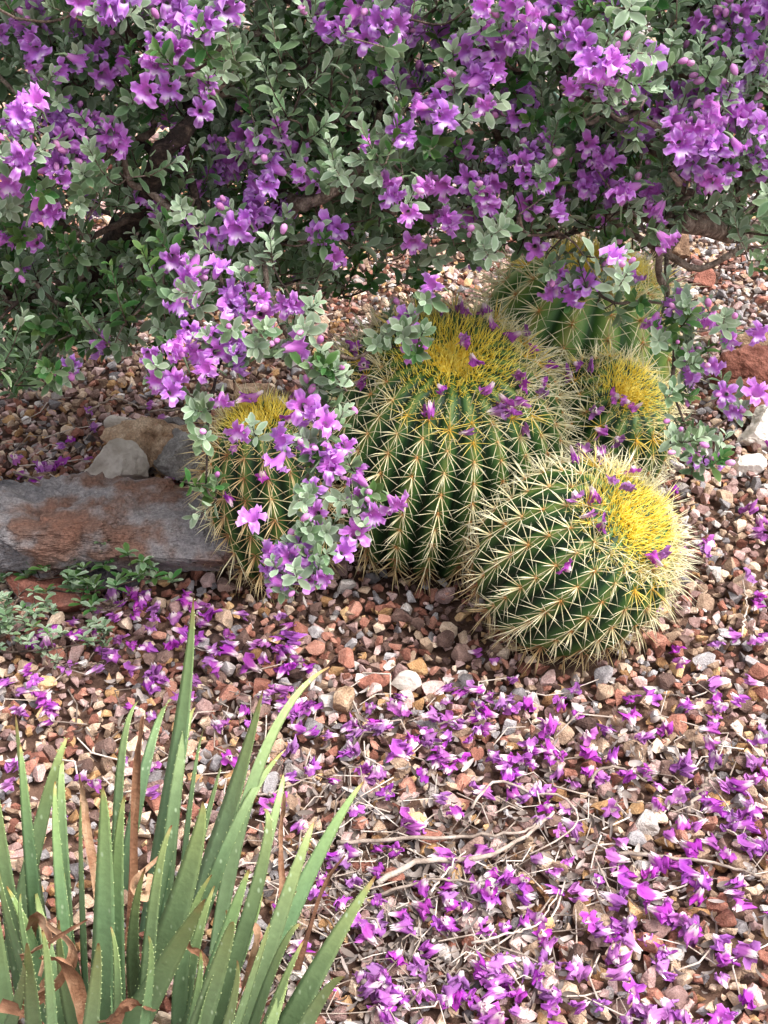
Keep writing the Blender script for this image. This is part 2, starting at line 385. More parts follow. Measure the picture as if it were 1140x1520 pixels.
# ------------------------------------------------------------------ landmarks that labels may name
LAND = [('the aloe', at_z(470, 1440)), ('the thick bleached twig', at_z(690, 1275)), ('the tilted cactus', at_z(830, 985)), ('the largest cactus', at_z(610, 920)), ('the blocky cream stone', at_z(510, 1065)), ('the drooping blossom spray', at_z(400, 930)),
        ('the arched pale twig', at_z(915, 1150)), ('the brownish level twig', at_z(1020, 1285)), ('the aloe leaf tips', at_z(300, 1080)), ('the grey leafy sprig', at_z(140, 980)), ('the fine curling twig', at_z(770, 1395)), ('the long slab', at_z(180, 880)), ('the back of the long slab', at_z(130, 700)), ('the thin grey stick', at_z(1090, 900)), ('the whitish rock', at_z(1110, 670)), ('the bleached short stick', at_z(1040, 1180)), ('the bent tan twig', at_z(660, 1470))]
LANDP = np.array([p[:2] for _, p in LAND])
def near(p): return LAND[int(np.argmin(np.hypot(LANDP[:, 0] - p[0], LANDP[:, 1] - p[1])))][0]
# ------------------------------------------------------------------ gravel
def hull_stone(r, npts):
    import bmesh
    bm = bmesh.new(); s = np.array((1, r.uniform(.62, .95), r.uniform(.42, .75)))
    for _ in range(npts):
        p = nrm(r.normal(size=3)) * s * r.uniform(.9, 1.05); bm.verts.new(p)
    res = bmesh.ops.convex_hull(bm, input=bm.verts)
    bmesh.ops.delete(bm, geom=[g for g in res['geom_interior'] if isinstance(g, bmesh.types.BMVert)], context='VERTS')
    bmesh.ops.triangulate(bm, faces=bm.faces); bm.normal_update(); bm.verts.index_update()
    V = np.array([v.co[:] for v in bm.verts]); F = np.array([[v.index for v in f.verts] for f in bm.faces]); bm.free()
    return V, F, np.zeros(len(V))
gr = np.random.default_rng(3)
HULLS = [hull_stone(gr, int(gr.integers(10, 15))) for _ in range(36)]
P, Rr = [], []
def hexpts(y0, y1, sp, half):
    out = []
    yy = y0; j = 0
    while yy < y1:
        hw = half(yy); xx = np.arange(-hw, hw, sp) + (j % 2) * sp / 2
        out.append(np.stack((xx, np.full(len(xx), yy)), 1)); yy += sp * .866; j += 1
    o = np.concatenate(out); return o + gr.uniform(-.42, .42, o.shape) * sp
half = lambda y: y * .30 + .42
def clear(XY, m=0.0):
    ok = np.ones(len(XY), bool)
    for c in CACT:
        ok &= np.hypot(XY[:, 0] - c['C'][0], XY[:, 1] - c['C'][1]) > c['a'] * .62 + m
    return ok
st_pos, st_rad = [], []
base = hexpts(.78, 3.3, .0152, half); r0 = np.clip(gr.lognormal(math.log(.0083), .30, len(base)), .004, .0145)
st_pos.append(np.column_stack((base, GZ + .002 + r0 * .35 + gr.uniform(0, .004, len(base))))); st_rad.append(r0)
top = hexpts(.80, 3.2, .0235, half); r1 = np.clip(gr.lognormal(math.log(.0084), .36, len(top)), .0045, .0150)
st_pos.append(np.column_stack((top, GZ + .010 + r1 * .40))); st_rad.append(r1)
far = hexpts(3.3, 8.0, .036, lambda y: y * .27 + .3); r2 = np.clip(gr.lognormal(math.log(.019), .35, len(far)), .010, .045)
st_pos.append(np.column_stack((far, GZ + .002 + r2 * .35))); st_rad.append(r2)
SP = np.concatenate(st_pos); SR = np.concatenate(st_rad)
ok = clear(SP[:, :2]); SP, SR = SP[ok], SR[ok]
nS = len(SP)
pj = project(SP)
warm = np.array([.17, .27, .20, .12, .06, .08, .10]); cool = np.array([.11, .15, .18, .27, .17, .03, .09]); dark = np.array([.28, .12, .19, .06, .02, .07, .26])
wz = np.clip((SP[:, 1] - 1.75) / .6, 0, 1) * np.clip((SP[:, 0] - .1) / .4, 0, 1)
shade_brown = np.exp(-((pj[:, 0] - 430) / 420) ** 2 - ((pj[:, 1] - 920) / 130) ** 2)  # browner stones below the cacti, with their shade put into the colour mix
prob = warm[None] * (1 - wz[:, None]) + cool[None] * wz[:, None]; prob = prob * (1 - shade_brown[:, None]) + dark[None] * shade_brown[:, None]
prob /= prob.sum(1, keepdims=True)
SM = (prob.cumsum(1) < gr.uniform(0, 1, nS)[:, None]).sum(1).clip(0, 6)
SV = gr.integers(0, len(HULLS), nS)
def flat_rots(n, r, tilt=.5):
    """mostly flat-lying random rotations"""
    a = r.uniform(0, 2 * np.pi, n); tx = r.normal(0, tilt, n); ty = r.normal(0, tilt, n)
    ca, sa = np.cos(a), np.sin(a); o = np.zeros(n); i = np.ones(n)
    Rz = np.stack((ca, -sa, o, sa, ca, o, o, o, i), 1).reshape(-1, 3, 3)
    Rx = np.stack((i, o, o, o, np.cos(tx), -np.sin(tx), o, np.sin(tx), np.cos(tx)), 1).reshape(-1, 3, 3)
    Ry = np.stack((np.cos(ty), o, np.sin(ty), o, i, o, -np.sin(ty), o, np.cos(ty)), 1).reshape(-1, 3, 3)
    return Rx @ Ry @ Rz
SRot = flat_rots(nS, gr)
inview = (pj[:, 0] > 0) & (pj[:, 0] < PW) & (pj[:, 1] > 0) & (pj[:, 1] < PH) & (np.arange(nS) >= len(base) * .97)
visible = inview & ~((pj[:, 0] < 470) & (pj[:, 1] > 1200)) & (pj[:, 1] > 640)
score = np.where(visible, SR / pj[:, 2], 0); big = np.argsort(-score)[:300]
single = np.zeros(nS, bool); single[big] = True
acc = Acc()
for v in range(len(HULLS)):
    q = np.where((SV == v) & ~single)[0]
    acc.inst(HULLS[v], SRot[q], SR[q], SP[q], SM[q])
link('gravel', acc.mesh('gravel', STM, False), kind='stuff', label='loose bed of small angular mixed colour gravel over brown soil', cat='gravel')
adj = {'terracotta': 'terracotta red', 'tan': 'sandy tan', 'pink': 'dusty pinkish brown', 'grey': 'bluish grey', 'white': 'whitish', 'ochre': 'ochre yellow', 'brown': 'dark brown'}
cutm = {}
for i in big:
    key = (int(SV[i]) % 12, int(SM[i]))
    if key not in cutm:
        r = np.random.default_rng(100 + key[0]); V, F, T = cut_stone(2, r, 13, .42, .80, .02)
        V = V * np.array((1.35, r.uniform(.8, 1.2), r.uniform(.6, .95)))
        a = Acc(); a.add(V, F, 0, T); cutm[key] = a.mesh('gravel_stone', STM[key[1]], False)
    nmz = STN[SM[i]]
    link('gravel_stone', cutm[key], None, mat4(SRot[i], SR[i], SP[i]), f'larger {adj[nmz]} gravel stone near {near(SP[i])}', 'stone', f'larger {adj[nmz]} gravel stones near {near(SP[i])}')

# ------------------------------------------------------------------ leaf litter and twigs on the gravel
def strip(r, L=1.0, Wd=.34, n=5, curl=1.0):
    V, F, T = [], [], []
    ang = 0; x = z = 0
    k = curl * r.uniform(.3, 1.6)
    for i in range(n + 1):
        u = i / n; wd = Wd * math.sin(math.pi * min(.97, u * .9 + .06)) ** .7 / 2
        for s in (-1, 0, 1): V.append((x, s * wd, z + (abs(s) * wd * .5))); T.append(abs(s))
        ang = k * (u - .3); x += L / n * math.cos(ang); z += L / n * math.sin(ang)
    for i in range(n):
        for s in (0, 1):
            a = i * 3 + s; F += [(a, a + 3, a + 4), (a, a + 4, a + 1)]
    V = np.array(V); V -= V.mean(0)
    return V, np.array(F), np.array(T)
lr = np.random.default_rng(8)
STR = [strip(lr, curl=lr.uniform(.8, 3.4), Wd=lr.uniform(.2, .4)) for _ in range(10)]
def px_scatter(blobs, r, dens=1.0):
    out = []
    for (x, y, sx, sy, n) in blobs:
        n = int(n * dens)
        q = np.column_stack((r.normal(x, sx, n), r.normal(y, sy, n))); out.append(q)
    return np.concatenate(out)
def to_ground(q, z=0.012):
    g = np.array([at_z(a, min(max(b, 200), 1700), z) for a, b in q]); return g
lit = px_scatter([(560, 1400, 130, 70, 620), (620, 1260, 140, 50, 420), (760, 1320, 130, 60, 320), (500, 1200, 80, 60, 220), (900, 1180, 170, 80, 330), (1000, 1120, 60, 20, 90), (120, 690, 120, 50, 330), (560, 1080, 200, 60, 260), (1000, 1330, 120, 100, 200), (800, 1480, 250, 50, 220), (350, 640, 60, 40, 60), (520, 470, 60, 20, 60), (250, 1080, 150, 60, 160)], lr)
lit = lit[lr.uniform(size=len(lit)) < .62]; LP = to_ground(lit); okk = clear(LP[:, :2], .03); LP = LP[okk]; LP[:, 2] = lr.uniform(.004, .013, len(LP))
acc = Acc(); lv = lr.integers(0, 10, len(LP)); LR = flat_rots(len(LP), lr, .55)
for v in range(10):
    q = np.where(lv == v)[0]; acc.inst(STR[v], LR[q], lr.uniform(.010, .022, len(q)), LP[q])
for _ in range(300):                             # hair-thin twiglets
    x, y = lit[lr.integers(0, len(lit))]; p = at_z(x, min(max(y, 200), 1650), 0)
    if not clear(p[None, :2], .03)[0]: continue
    a = lr.uniform(0, 6.28); L = lr.uniform(.025, .085); d = np.array((math.cos(a), math.sin(a), 0)); s = np.array((-d[1], d[0], 0)) * lr.normal(0, .22) * L
    tube(acc, [p + (0, 0, lr.uniform(.004, .012)), p + d * L * .5 + s + (0, 0, lr.uniform(.008, .02)), p + d * L + (0, 0, lr.uniform(.004, .012))], lr.uniform(.0006, .0012), 4, 1, False)
link('leaf_litter', acc.mesh('leaf_litter', [M['litter'], M['twig']]), kind='stuff', label='grey curled dry leaves and hair-thin twiglets strewn over the gravel', cat='litter')

def twig(pts, r, label, group=None, lift=.016):
    P3 = [at_z(x, y, lift + (.004 if i % 2 else 0)) for i, (x, y) in enumerate(pts)]
    o = P3[0].copy(); o[2] = 0
    a = Acc(); L = smooth_line(np.array(P3) - o, 22); L[1:-1] += rng.normal(0, .0011, L[1:-1].shape); tube(a, L, np.linspace(r, r * .5, len(L)) * 1.1, 6)
    return link('fallen_twig', a.mesh('fallen_twig', M['twig']), None, Matrix.Translation(o), label, 'twig', group)
twig([(560, 1312), (620, 1280), (680, 1276), (740, 1264), (790, 1232), (822, 1205)], .0032, 'thick bleached twig curving across the gravel to a forked end')
twig([(500, 1250), (600, 1246), (700, 1240), (770, 1236), (800, 1222)], .0022, 'straight grey twig lying behind the thick bleached twig')
twig([(700, 1200), (730, 1160), (790, 1175), (840, 1186), (858, 1212), (842, 1240), (786, 1268)], .0016, 'thin brown twig bent into a hook over the thick bleached twig')
twig([(900, 1266), (980, 1270), (1060, 1282), (1130, 1300)], .0022, 'brownish twig lying level toward the side of the bed')
twig([(876, 1168), (884, 1146), (920, 1139), (960, 1160)], .0020, 'pale twig bent into an arch on the gravel')
twig([(1022, 1205), (1040, 1170), (1060, 1145)], .0024, 'short bleached stick beside the heap of grey litter')
twig([(1100, 945), (1108, 900), (1102, 860)], .0014, 'thin grey stick near the tilted cactus')
twig([(930, 1030), (980, 1030), (1010, 1034)], .0012, 'short reddish twig on gravel below the tilted cactus')
twig([(560, 1330), (640, 1306), (700, 1310), (760, 1326)], .0016, 'slender twig with a low bend, downhill of the thick bleached twig')
twig([(640, 1325), (662, 1295), (690, 1262)], .0013, 'short white twig touching the thick bleached twig')
twig([(700, 1400), (760, 1385), (800, 1370), (830, 1320)], .0013, 'fine curling white twig on the grey litter')
twig([(20, 700), (60, 716), (40, 745)], .0018, 'pale stick on the litter behind the long slab')
twig([(130, 610), (170, 592), (215, 606)], .0018, 'grey twig on litter uphill of the flat pale stone')
twig([(220, 612), (290, 604), (350, 600), (400, 590)], .0016, 'long straight twig under the shrub behind the slab')
twig([(590, 1500), (650, 1452), (700, 1440)], .0014, 'bent tan twig in the litter close to the aloe')
twig([(380, 1180), (420, 1172), (470, 1150)], .0012, 'thin white twig lying by the aloe tips')
twig([(650, 1075), (690, 1062), (722, 1045)], .0012, 'thin dark reddish twig in front of the largest cactus')

# ------------------------------------------------------------------ blossoms: template shapes
def blossom(r, R0=.017, tube_l=.017, flare=1.0, ruffle=.12, crumple=0.0, nl=5, na=6, tr0=.0022, ndeep=.64, nexp=.7):
    """five-lobed funnel; local z runs from the stalk to the mouth"""
    n = nl * na
    prof = [(0, tr0, 0), (.22, tr0 * 1.9, .30), (.42, .0052, .62), (.58, .0072, .86), (.72, .0100, 1.0), (.86, .0138, 1.06), (1.0, R0, 1.04)]
    V, T, F = [], [], []
    lob = r.uniform(.86, 1.12, nl); bend = r.uniform(-.9, .7, nl) * .5; cz = r.uniform(0, 6.28, nl)
    for t, rad, zz in prof:
        for k in range(n):
            th = 2 * math.pi * k / n; u = (k % na) / na; li = k // na
            c = math.sin(math.pi * u)                    # 0 at the notch, 1 at lobe middle
            out = max(0, (t - .58) / .42)
            notch = 1 - out * ndeep * (1 - c ** nexp)
            rr = .0072 + (rad - .0072) * flare * lob[li] if t > .58 else rad
            rr *= notch
            z = zz * tube_l + out * out * .006 * (bend[li] * c) * 2 - out * .004 * flare * c + ruffle * .006 * out * math.sin(3 * math.pi * u * 2 + cz[li])
            if crumple:
                rr *= 1 + crumple * .5 * math.sin(3.1 * th + cz[0] + 4 * t); z += crumple * .004 * math.sin(4.3 * th + cz[1] + 5 * t)
            V.append((rr * math.cos(th), rr * math.sin(th), z))
            low = max(0, math.cos(th - math.pi * 1.5)) ** 2
            T.append(t)
    for j in range(len(prof) - 1):
        for k in range(n):
            a = j * n + k; b = j * n + (k + 1) % n
            F += [(a, b, b + n), (a, b + n, a + n)]
    return np.array(V), np.array(F), np.array(T)
def live_t(tp):
    """white throat on the lower lip: t values pushed up there"""
    V, F, T = tp; th = np.arctan2(V[:, 1], V[:, 0]); low = np.clip(np.cos(th + math.pi / 2), 0, 1)
    T2 = T * .62 + .12 * (T > .9); T2 = np.where((T > .4) & (T < .8), T2 + .52 * low ** 1.5, T2)
    return V, F, T2
fr_ = np.random.default_rng(21)
LIVE = [live_t(blossom(fr_, R0=fr_.uniform(.0175, .0205), tube_l=fr_.uniform(.017, .021), flare=fr_.uniform(.62, 1.05), ruffle=.7, na=7, crumple=fr_.uniform(.05, .3))) for _ in range(12)]
FALL = []
for k in range(18):                              # 0-8 lie on their side, 9-14 mouth down, 15-17 open
    V_, F_, T_ = blossom(fr_, R0=fr_.uniform(.0115, .0165), tube_l=fr_.uniform(.014, .022), flare=fr_.uniform(.4, 1.05), ruffle=.9, crumple=fr_.uniform(.4, 1.1), na=4, ndeep=fr_.uniform(.55, .78), nexp=fr_.uniform(.7, 1.1))
    V_ = V_ * ((fr_.uniform(.40, .7), 1, 1) if k < 9 else ((1, fr_.uniform(.7, 1), fr_.uniform(.5, .8)) if k < 15 else (1, fr_.uniform(.7, 1), .5)))
    bend_ = fr_.normal(0, 14); V_[:, 1] += bend_ * V_[:, 2] ** 2
    FALL.append((V_, F_, T_))
LIVE_ME = [tpl_mesh(t, 'flower', M['flower']) for t in LIVE]
FALL_ME = [tpl_mesh(t, 'fallen_blossom', M['fallen']) for t in FALL]
def bud_tpl():
    V, F, T = [], [], []
    prof = [(.0008, 0), (.0030, .002), (.0042, .0055), (.0046, .009), (.0036, .0125), (.0012, .0145)]
    for i, (r, z) in enumerate(prof):
        for k in range(7): a = 2 * math.pi * k / 7; V.append((r * math.cos(a), r * math.sin(a), z)); T.append(i / 5)
    for j in range(5):
        for k in range(7):
            a = j * 7 + k; b = j * 7 + (k + 1) % 7; F += [(a, b, b + 7), (a, b + 7, a + 7)]
    V.append((0, 0, .015)); T.append(1)
    for k in range(7): F.append((35 + k, 35 + (k + 1) % 7, 42))
    return np.array(V), np.array(F), np.array(T)
BUD = bud_tpl(); BUD_ME = tpl_mesh(BUD, 'bud', M['bud'])

# ------------------------------------------------------------------ fallen blossoms on the ground
br = np.random.default_rng(31)
blobs = [(250, 935, 80, 28, 42), (70, 1000, 50, 30, 16), (390, 960, 70, 30, 28), (215, 1000, 40, 25, 18), (440, 1040, 60, 30, 26), (330, 1050, 60, 40, 20), (130, 690, 80, 40, 34), (230, 610, 70, 30, 12), (650, 1040, 70, 25, 26),
         (770, 1010, 40, 25, 8), (610, 1110, 90, 30, 38), (720, 1150, 110, 40, 38), (850, 1070, 80, 35, 16), (1010, 1010, 90, 60, 16), (940, 1150, 110, 50, 24), (760, 1250, 110, 45, 20), (1000, 1260, 100, 50, 36), (1090, 1170, 50, 50, 18),
         (620, 1350, 80, 40, 18), (850, 1380, 110, 50, 24), (1060, 1390, 70, 55, 26), (630, 1465, 80, 35, 34), (800, 1490, 100, 30, 24), (990, 1480, 100, 35, 22), (540, 1420, 50, 50, 12), (430, 1200, 60, 50, 12), (50, 1110, 50, 50, 18), (30, 940, 40, 30, 6), (150, 1130, 70, 35, 8), (1060, 800, 45, 70, 6), (1000, 960, 50, 30, 7), (215, 882, 40, 14, 26), (480, 1100, 40, 40, 8)]
bq = np.concatenate((px_scatter(blobs, br, .68), np.column_stack((br.uniform(420, 1180, 95), br.uniform(990, 1540, 95))), np.column_stack((br.uniform(-40, 300, 34), br.uniform(590, 745, 34))), np.column_stack((br.uniform(960, 1180, 26), br.uniform(560, 980, 26))))); BP = to_ground(bq, .016); okk = clear(BP[:, :2], .05)
for o in ROCKS:
    d = np.hypot(BP[:, 0] - o.location.x, BP[:, 1] - o.location.y); okk &= d > max(o.dimensions.x, o.dimensions.y) * .45 if 'slab' not in o.name else True
    if 'slab' in o.name: okk &= ~((np.abs(BP[:, 1] - o.location.y) < .09) & (BP[:, 0] < -.2))
BP = BP[okk]; nB = len(BP)
def lay(r):
    u = r.uniform()
    if u < .26: return int(r.integers(9, 15)), frame((r.normal(0, .35), r.normal(0, .35), -1.0))
    if u < .86:
        a = r.uniform(0, 6.28); z = np.array((math.cos(a), math.sin(a), r.normal(-.1, .2))); x = np.array((r.normal(0, .3), r.normal(0, .3), 1.0))
        return int(r.integers(0, 9)), frame(z, np.cross(z, x))
    return int(r.integers(15, 18)), frame((r.normal(0, .4), r.normal(0, .4), 1.0))
bpj = project(BP); border = np.argsort(bpj[:, 2] + 5 * ((bpj[:, 0] < 0) | (bpj[:, 0] > PW) | (bpj[:, 1] > PH) | ((bpj[:, 0] < 420) & (bpj[:, 1] > 1250))))
acc = Acc(); placed = 0
for rank, i in enumerate(border):
    v, Rm = lay(br); d = Rm[:, 2]; s = br.uniform(.66, .98)
    V = FALL[v][0] @ Rm.T * s
    p = BP[i].copy(); p[2] = .0085 - V[:, 2].min() + br.uniform(-.004, .003)
    mid = V.mean(0); p[0] -= mid[0]; p[1] -= mid[1]
    if rank < 262:
        pose = 'resting pale tube up' if d[2] < -.6 else ('lying open' if d[2] > .6 else 'lying on its side')
        link('fallen_blossom', FALL_ME[v], None, mat4(Rm, s, p), f'fallen magenta blossom {pose}, near {near(p)}', 'blossom', f'fallen blossoms {pose} near {near(p)}')
    else:
        acc.inst(FALL[v], Rm[None], np.array([s]), p[None]); placed += 1
if placed: link('scattered_blossoms', acc.mesh('scattered_blossoms', M['fallen']), kind='stuff', label='further fallen magenta blossoms strewn thinly over litter and gravel', cat='blossoms')

# ------------------------------------------------------------------ barrel cacti
def spine(acc, base, d, L, r, bend, up, m=0):
    d = nrm(d); up = np.asarray(up, float); x = nrm(np.cross(d, up) + 1e-5); y = np.cross(x, d)
    V, T = [], []
    for s, rr in ((0, r), (.55, r * .72)):
        c = base + d * L * s + up * bend * L * s * s
        for k in range(3): a = 2.094 * k; V.append(c + rr * (math.cos(a) * x + math.sin(a) * y)); T.append(s)
    V.append(base + d * L + up * bend * L); T.append(1)
    F = []
    for k in range(3):
        b = (k + 1) % 3; F += [(k, b, b + 3), (k, b + 3, k + 3), (k + 3, b + 3, 6)]
    acc.add(V, F, m, T)
def cluster(r, mats, age):
    """areole star; local z away from the rib, y towards the crown"""
    a = Acc()
    nr = int(r.integers(8, 11))
    for k in range(nr):
        al = -math.pi / 2 + 2 * math.pi * (k + r.uniform(-.25, .25)) / nr
        up = math.sin(al); tl = r.uniform(.95, 1.25)
        L = (.80 if up > .5 else 1.0) * r.uniform(.72, 1.08)
        d = (math.cos(al) * math.sin(tl), math.sin(al) * math.sin(tl) - .10, math.cos(tl))
        spine(a, np.array((math.cos(al) * .03, math.sin(al) * .05, -.03)), d, L, .0175, r.uniform(-.04, .24), (0, -.5, -.35))
    for k in range(int(r.integers(2, 5))):
        al = r.uniform(0, 6.28); tl = r.uniform(.15, .6)
        d = (math.cos(al) * math.sin(tl), math.sin(al) * math.sin(tl) - .25, math.cos(tl))
        spine(a, np.array((0, 0, -.03)), d, r.uniform(.8, 1.15), .026, r.uniform(.05, .3), (0, -1, 0))
    # felted pad
    V, F = ICO[1]; a.add(V * (.045, .065, .035), F, 0, np.full(len(V), .05))
    return a.mesh('spine_cluster', mats)
cr = np.random.default_rng(17)
CL = {k: [cluster(cr, M[k], 0) for _ in range(7)] for k in ('spine', 'spine_old', 'spine_young')}
def surf(c, th, ph, crest=None):
    """point on the ribbed body, local coordinates"""
    cp, sp = math.cos(ph), math.sin(ph)
    r = c['a'] * max(cp, 0) ** (.76 if sp > 0 else 1.0); z = c['b'] * (abs(sp) ** .92) * (1 if sp > 0 else -1)
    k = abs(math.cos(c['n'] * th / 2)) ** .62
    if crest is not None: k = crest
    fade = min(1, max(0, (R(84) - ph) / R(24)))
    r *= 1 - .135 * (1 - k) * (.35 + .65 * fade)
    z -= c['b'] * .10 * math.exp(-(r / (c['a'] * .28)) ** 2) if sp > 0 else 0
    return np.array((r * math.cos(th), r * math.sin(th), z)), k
for ci, c in enumerate(CACT):
    base = c['C'].copy(); base[2] = 0
    root = link('barrel_cactus', None, None, Matrix.Translation(base), c['label'], 'cactus', 'barrel cacti growing in a clump')
    root.empty_display_size = .05
    Ml = mat4(c['Rm'], 1, c['C'] - base)
    a = Acc(); nseg = c['n'] * 8; nr = 46; V, T, F = [], [], []
    phs = np.linspace(R(-66), R(89.5), nr)
    for ph in phs:
        for k in range(nseg):
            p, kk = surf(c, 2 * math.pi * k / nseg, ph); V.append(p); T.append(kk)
    for j in range(nr - 1):
        for k in range(nseg):
            x = j * nseg + k; y = j * nseg + (k + 1) % nseg; F += [(x, y, y + nseg), (x, y + nseg, x + nseg)]
    V.append(np.array((0, 0, V[-1][2]))); T.append(1)
    for k in range(nseg): F.append(((nr - 1) * nseg + k, (nr - 1) * nseg + (k + 1) % nseg, len(V) - 1))
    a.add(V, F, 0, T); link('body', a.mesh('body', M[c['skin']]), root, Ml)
    # areoles along every rib
    spots = []
    PHT = R(64)
    for k in range(c['n']):
        th = 2 * math.pi * k / c['n']; ph = R(-48) + cr.uniform(0, .06); off = cr.uniform(-.004, .004)
        while ph < PHT:
            p, _ = surf(c, th, ph, 1); q, _ = surf(c, th, ph + .01, 1)
            tan = nrm(q - p); side = np.array((-math.sin(th), math.cos(th), 0)); nn = nrm(np.cross(side, tan))
            spots.append((p, tan, nn, ph))
            ds = c['ds'] * (1 - .28 * max(0, ph - R(20)) / R(45)); ph += ds / (np.linalg.norm(q - p) / .01) * cr.uniform(.92, 1.08)
    Rw = c['Rm']
    wp = np.array([Rw @ s[0] + c['C'] for s in spots]); facing = np.array([(Rw @ s[2]) @ nrm(EYE - c['C']) for s in spots])
    order = np.argsort(-facing); keep = [i for i in order if wp[i, 2] > .008]
    rest = Acc(); nrest = 0
    for rank, i in enumerate(keep):
        p, tan, nn, ph = spots[i]
        Rm = frame(nn, tan); ang = cr.normal(0, .12); ca, sa = math.cos(ang), math.sin(ang)
        Rm = Rm @ np.array([[ca, -sa, 0], [sa, ca, 0], [0, 0, 1]])
        low = wp[i, 2] < .06 or ph < R(-28)
        key = 'spine_old' if (low or (ci == 3 and cr.uniform() < .7)) else ('spine_young' if ph > R(50) and cr.uniform() < .4 else 'spine')
        me = CL[key][int(cr.integers(0, 7))]; s = c['sl'] * cr.uniform(.86, 1.1) * (1.0 if ph < R(40) else 1.0)
        if rank < 296: link('spine_cluster', me, root, Ml @ mat4(Rm, s, p))
        else:
            co = np.empty(len(me.vertices) * 3); me.vertices.foreach_get('co', co); co = co.reshape(-1, 3) * s @ Rm.T + p
            ft = np.array([q.vertices[:] for q in me.polygons]); tt = np.empty(len(co)); me.attributes['t'].data.foreach_get('value', tt)
            rest.add(co, ft, 0, tt); nrest += 1
    if nrest: link('rear_spines', rest.mesh('rear_spines', M['spine']), root, Ml, kind='stuff')
    # crown: wool pad and crowded young spines
    cw = Acc(); V, T, F = [], [], []; nn_ = 36
    rc = c['a'] * c['cf']
    edge_ = cr.uniform(.74, 1.0, nn_)
    for j, u in enumerate(np.linspace(0, 1, 9)):
        for k in range(nn_):
            th = 2 * math.pi * k / nn_; rr = rc * u * edge_[k]
            zt = c['b'] * (.985 - .06 * math.exp(-(u / .5) ** 2) - .19 * u ** 3) - .003 + cr.normal(0, .0018)
            V.append((rr * math.cos(th), rr * math.sin(th), zt)); T.append(u)
    for j in range(8):
        for k in range(nn_):
            x = j * nn_ + k; y = j * nn_ + (k + 1) % nn_; F += [(x, y, y + nn_), (x, y + nn_, x + nn_)]
    cw.add(V, F, 0, T); link('crown_wool', cw.mesh('crown_wool', M['wool']), root, Ml)
    cs = Acc()
    for _ in range(int(2300 * (c['a'] / .15) ** 1.4)):
        u = cr.uniform() ** .62 * 1.12; th = cr.uniform(0, 6.283); rr = rc * u
        zt = c['b'] * (.985 - .08 * math.exp(-(u / .5) ** 2) - .17 * u ** 3) - .004
        d = np.array((math.cos(th) * u * .8, math.sin(th) * u * .8, .8)) + cr.normal(0, .42, 3)
        L = c['sl'] * (.50 + .28 * u) * cr.uniform(.7, 1.2)
        spine(cs, np.array((rr * math.cos(th), rr * math.sin(th), zt)), d, L, .00075, cr.uniform(-.2, .2), (0, 0, 1), 0 if u < .80 else 1)
    for _ in range(int(130 * (c['a'] / .15) ** 1.4)):
        ph = R(cr.uniform(50, 68)); th = 2 * math.pi * (cr.integers(0, c['n']) + cr.normal(0, .06)) / c['n']; p, _k = surf(c, th, ph, 1)
        d = nrm(p / np.array((c['a'] ** 2, c['a'] ** 2, c['b'] ** 2))) + cr.normal(0, .55, 3)
        spine(cs, p * .985, d, c['sl'] * cr.uniform(.7, 1.1), .00072, cr.uniform(-.15, .2), (0, 0, 1), 2)
    link('crown_spines', cs.mesh('crown_spines', [M['crown'], M['spine_young'], M['spine']]), root, Ml, kind='stuff')

# blossoms caught on the cacti
def on_cactus(ci, px, py, lift=.012):
    c = CACT[ci]; o = c['Rm'].T @ (EYE - c['C']); d = c['Rm'].T @ ray(px, py)
    s = np.array((c['a'], c['a'], c['b'])) + lift; o = o / s; d = d / s
    A, B, Cc = d @ d, 2 * o @ d, o @ o - 1; disc = B * B - 4 * A * Cc
    if disc < 0: return None
    t = (-B - math.sqrt(disc)) / (2 * A); p = EYE + ray(px, py) * t
    n = c['Rm'] @ ((o + d * t) / s); return p, nrm(n)
onc = {0: [(690, 516), (684, 508), (702, 540), (655, 580), (638, 610), (690, 642), (720, 580), (745, 598), (752, 612), (735, 612), (765, 600), (797, 584), (775, 640), (764, 560), (772, 574), (808, 548), (786, 522), (775, 500), (757, 505), (728, 488), (716, 468), (690, 470), (682, 462), (655, 468), (540, 572), (545, 546), (532, 522), (800, 570)],
       1: [(852, 686), (866, 678), (880, 672), (888, 682), (905, 720), (928, 728), (855, 742), (880, 742), (872, 768), (893, 782), (842, 842), (976, 822), (965, 830), (935, 705), (958, 700)],
       2: [(884, 612), (860, 548), (878, 548), (912, 592), (925, 598), (940, 606), (892, 640), (916, 652), (848, 562)],
       3: [(365, 600), (380, 596), (432, 598), (352, 668), (390, 705), (345, 738), (425, 625)]}
ofn = {0: 'the largest barrel cactus', 1: 'the tilted barrel cactus', 2: 'the small wedged barrel cactus', 3: 'the shaded barrel cactus'}
for ci, L in onc.items():
    for (x, y) in L:
        h = on_cactus(ci, x, y)
        if h is None: continue
        p, n = h; d = nrm(n * br.normal(0, .5) + br.normal(size=3) * .8 + (0, 0, -.3)); v = int(br.integers(0, 18)); s = br.uniform(.72, .95); Rm = frame(d)
        p = p + n * .008 - Rm @ FALL[v][0].mean(0) * s
        link('fallen_blossom', FALL_ME[v], None, mat4(Rm, s, p), f'fallen magenta blossom caught in the spines of {ofn[ci]}', 'blossom', f'blossoms caught on {ofn[ci]}')

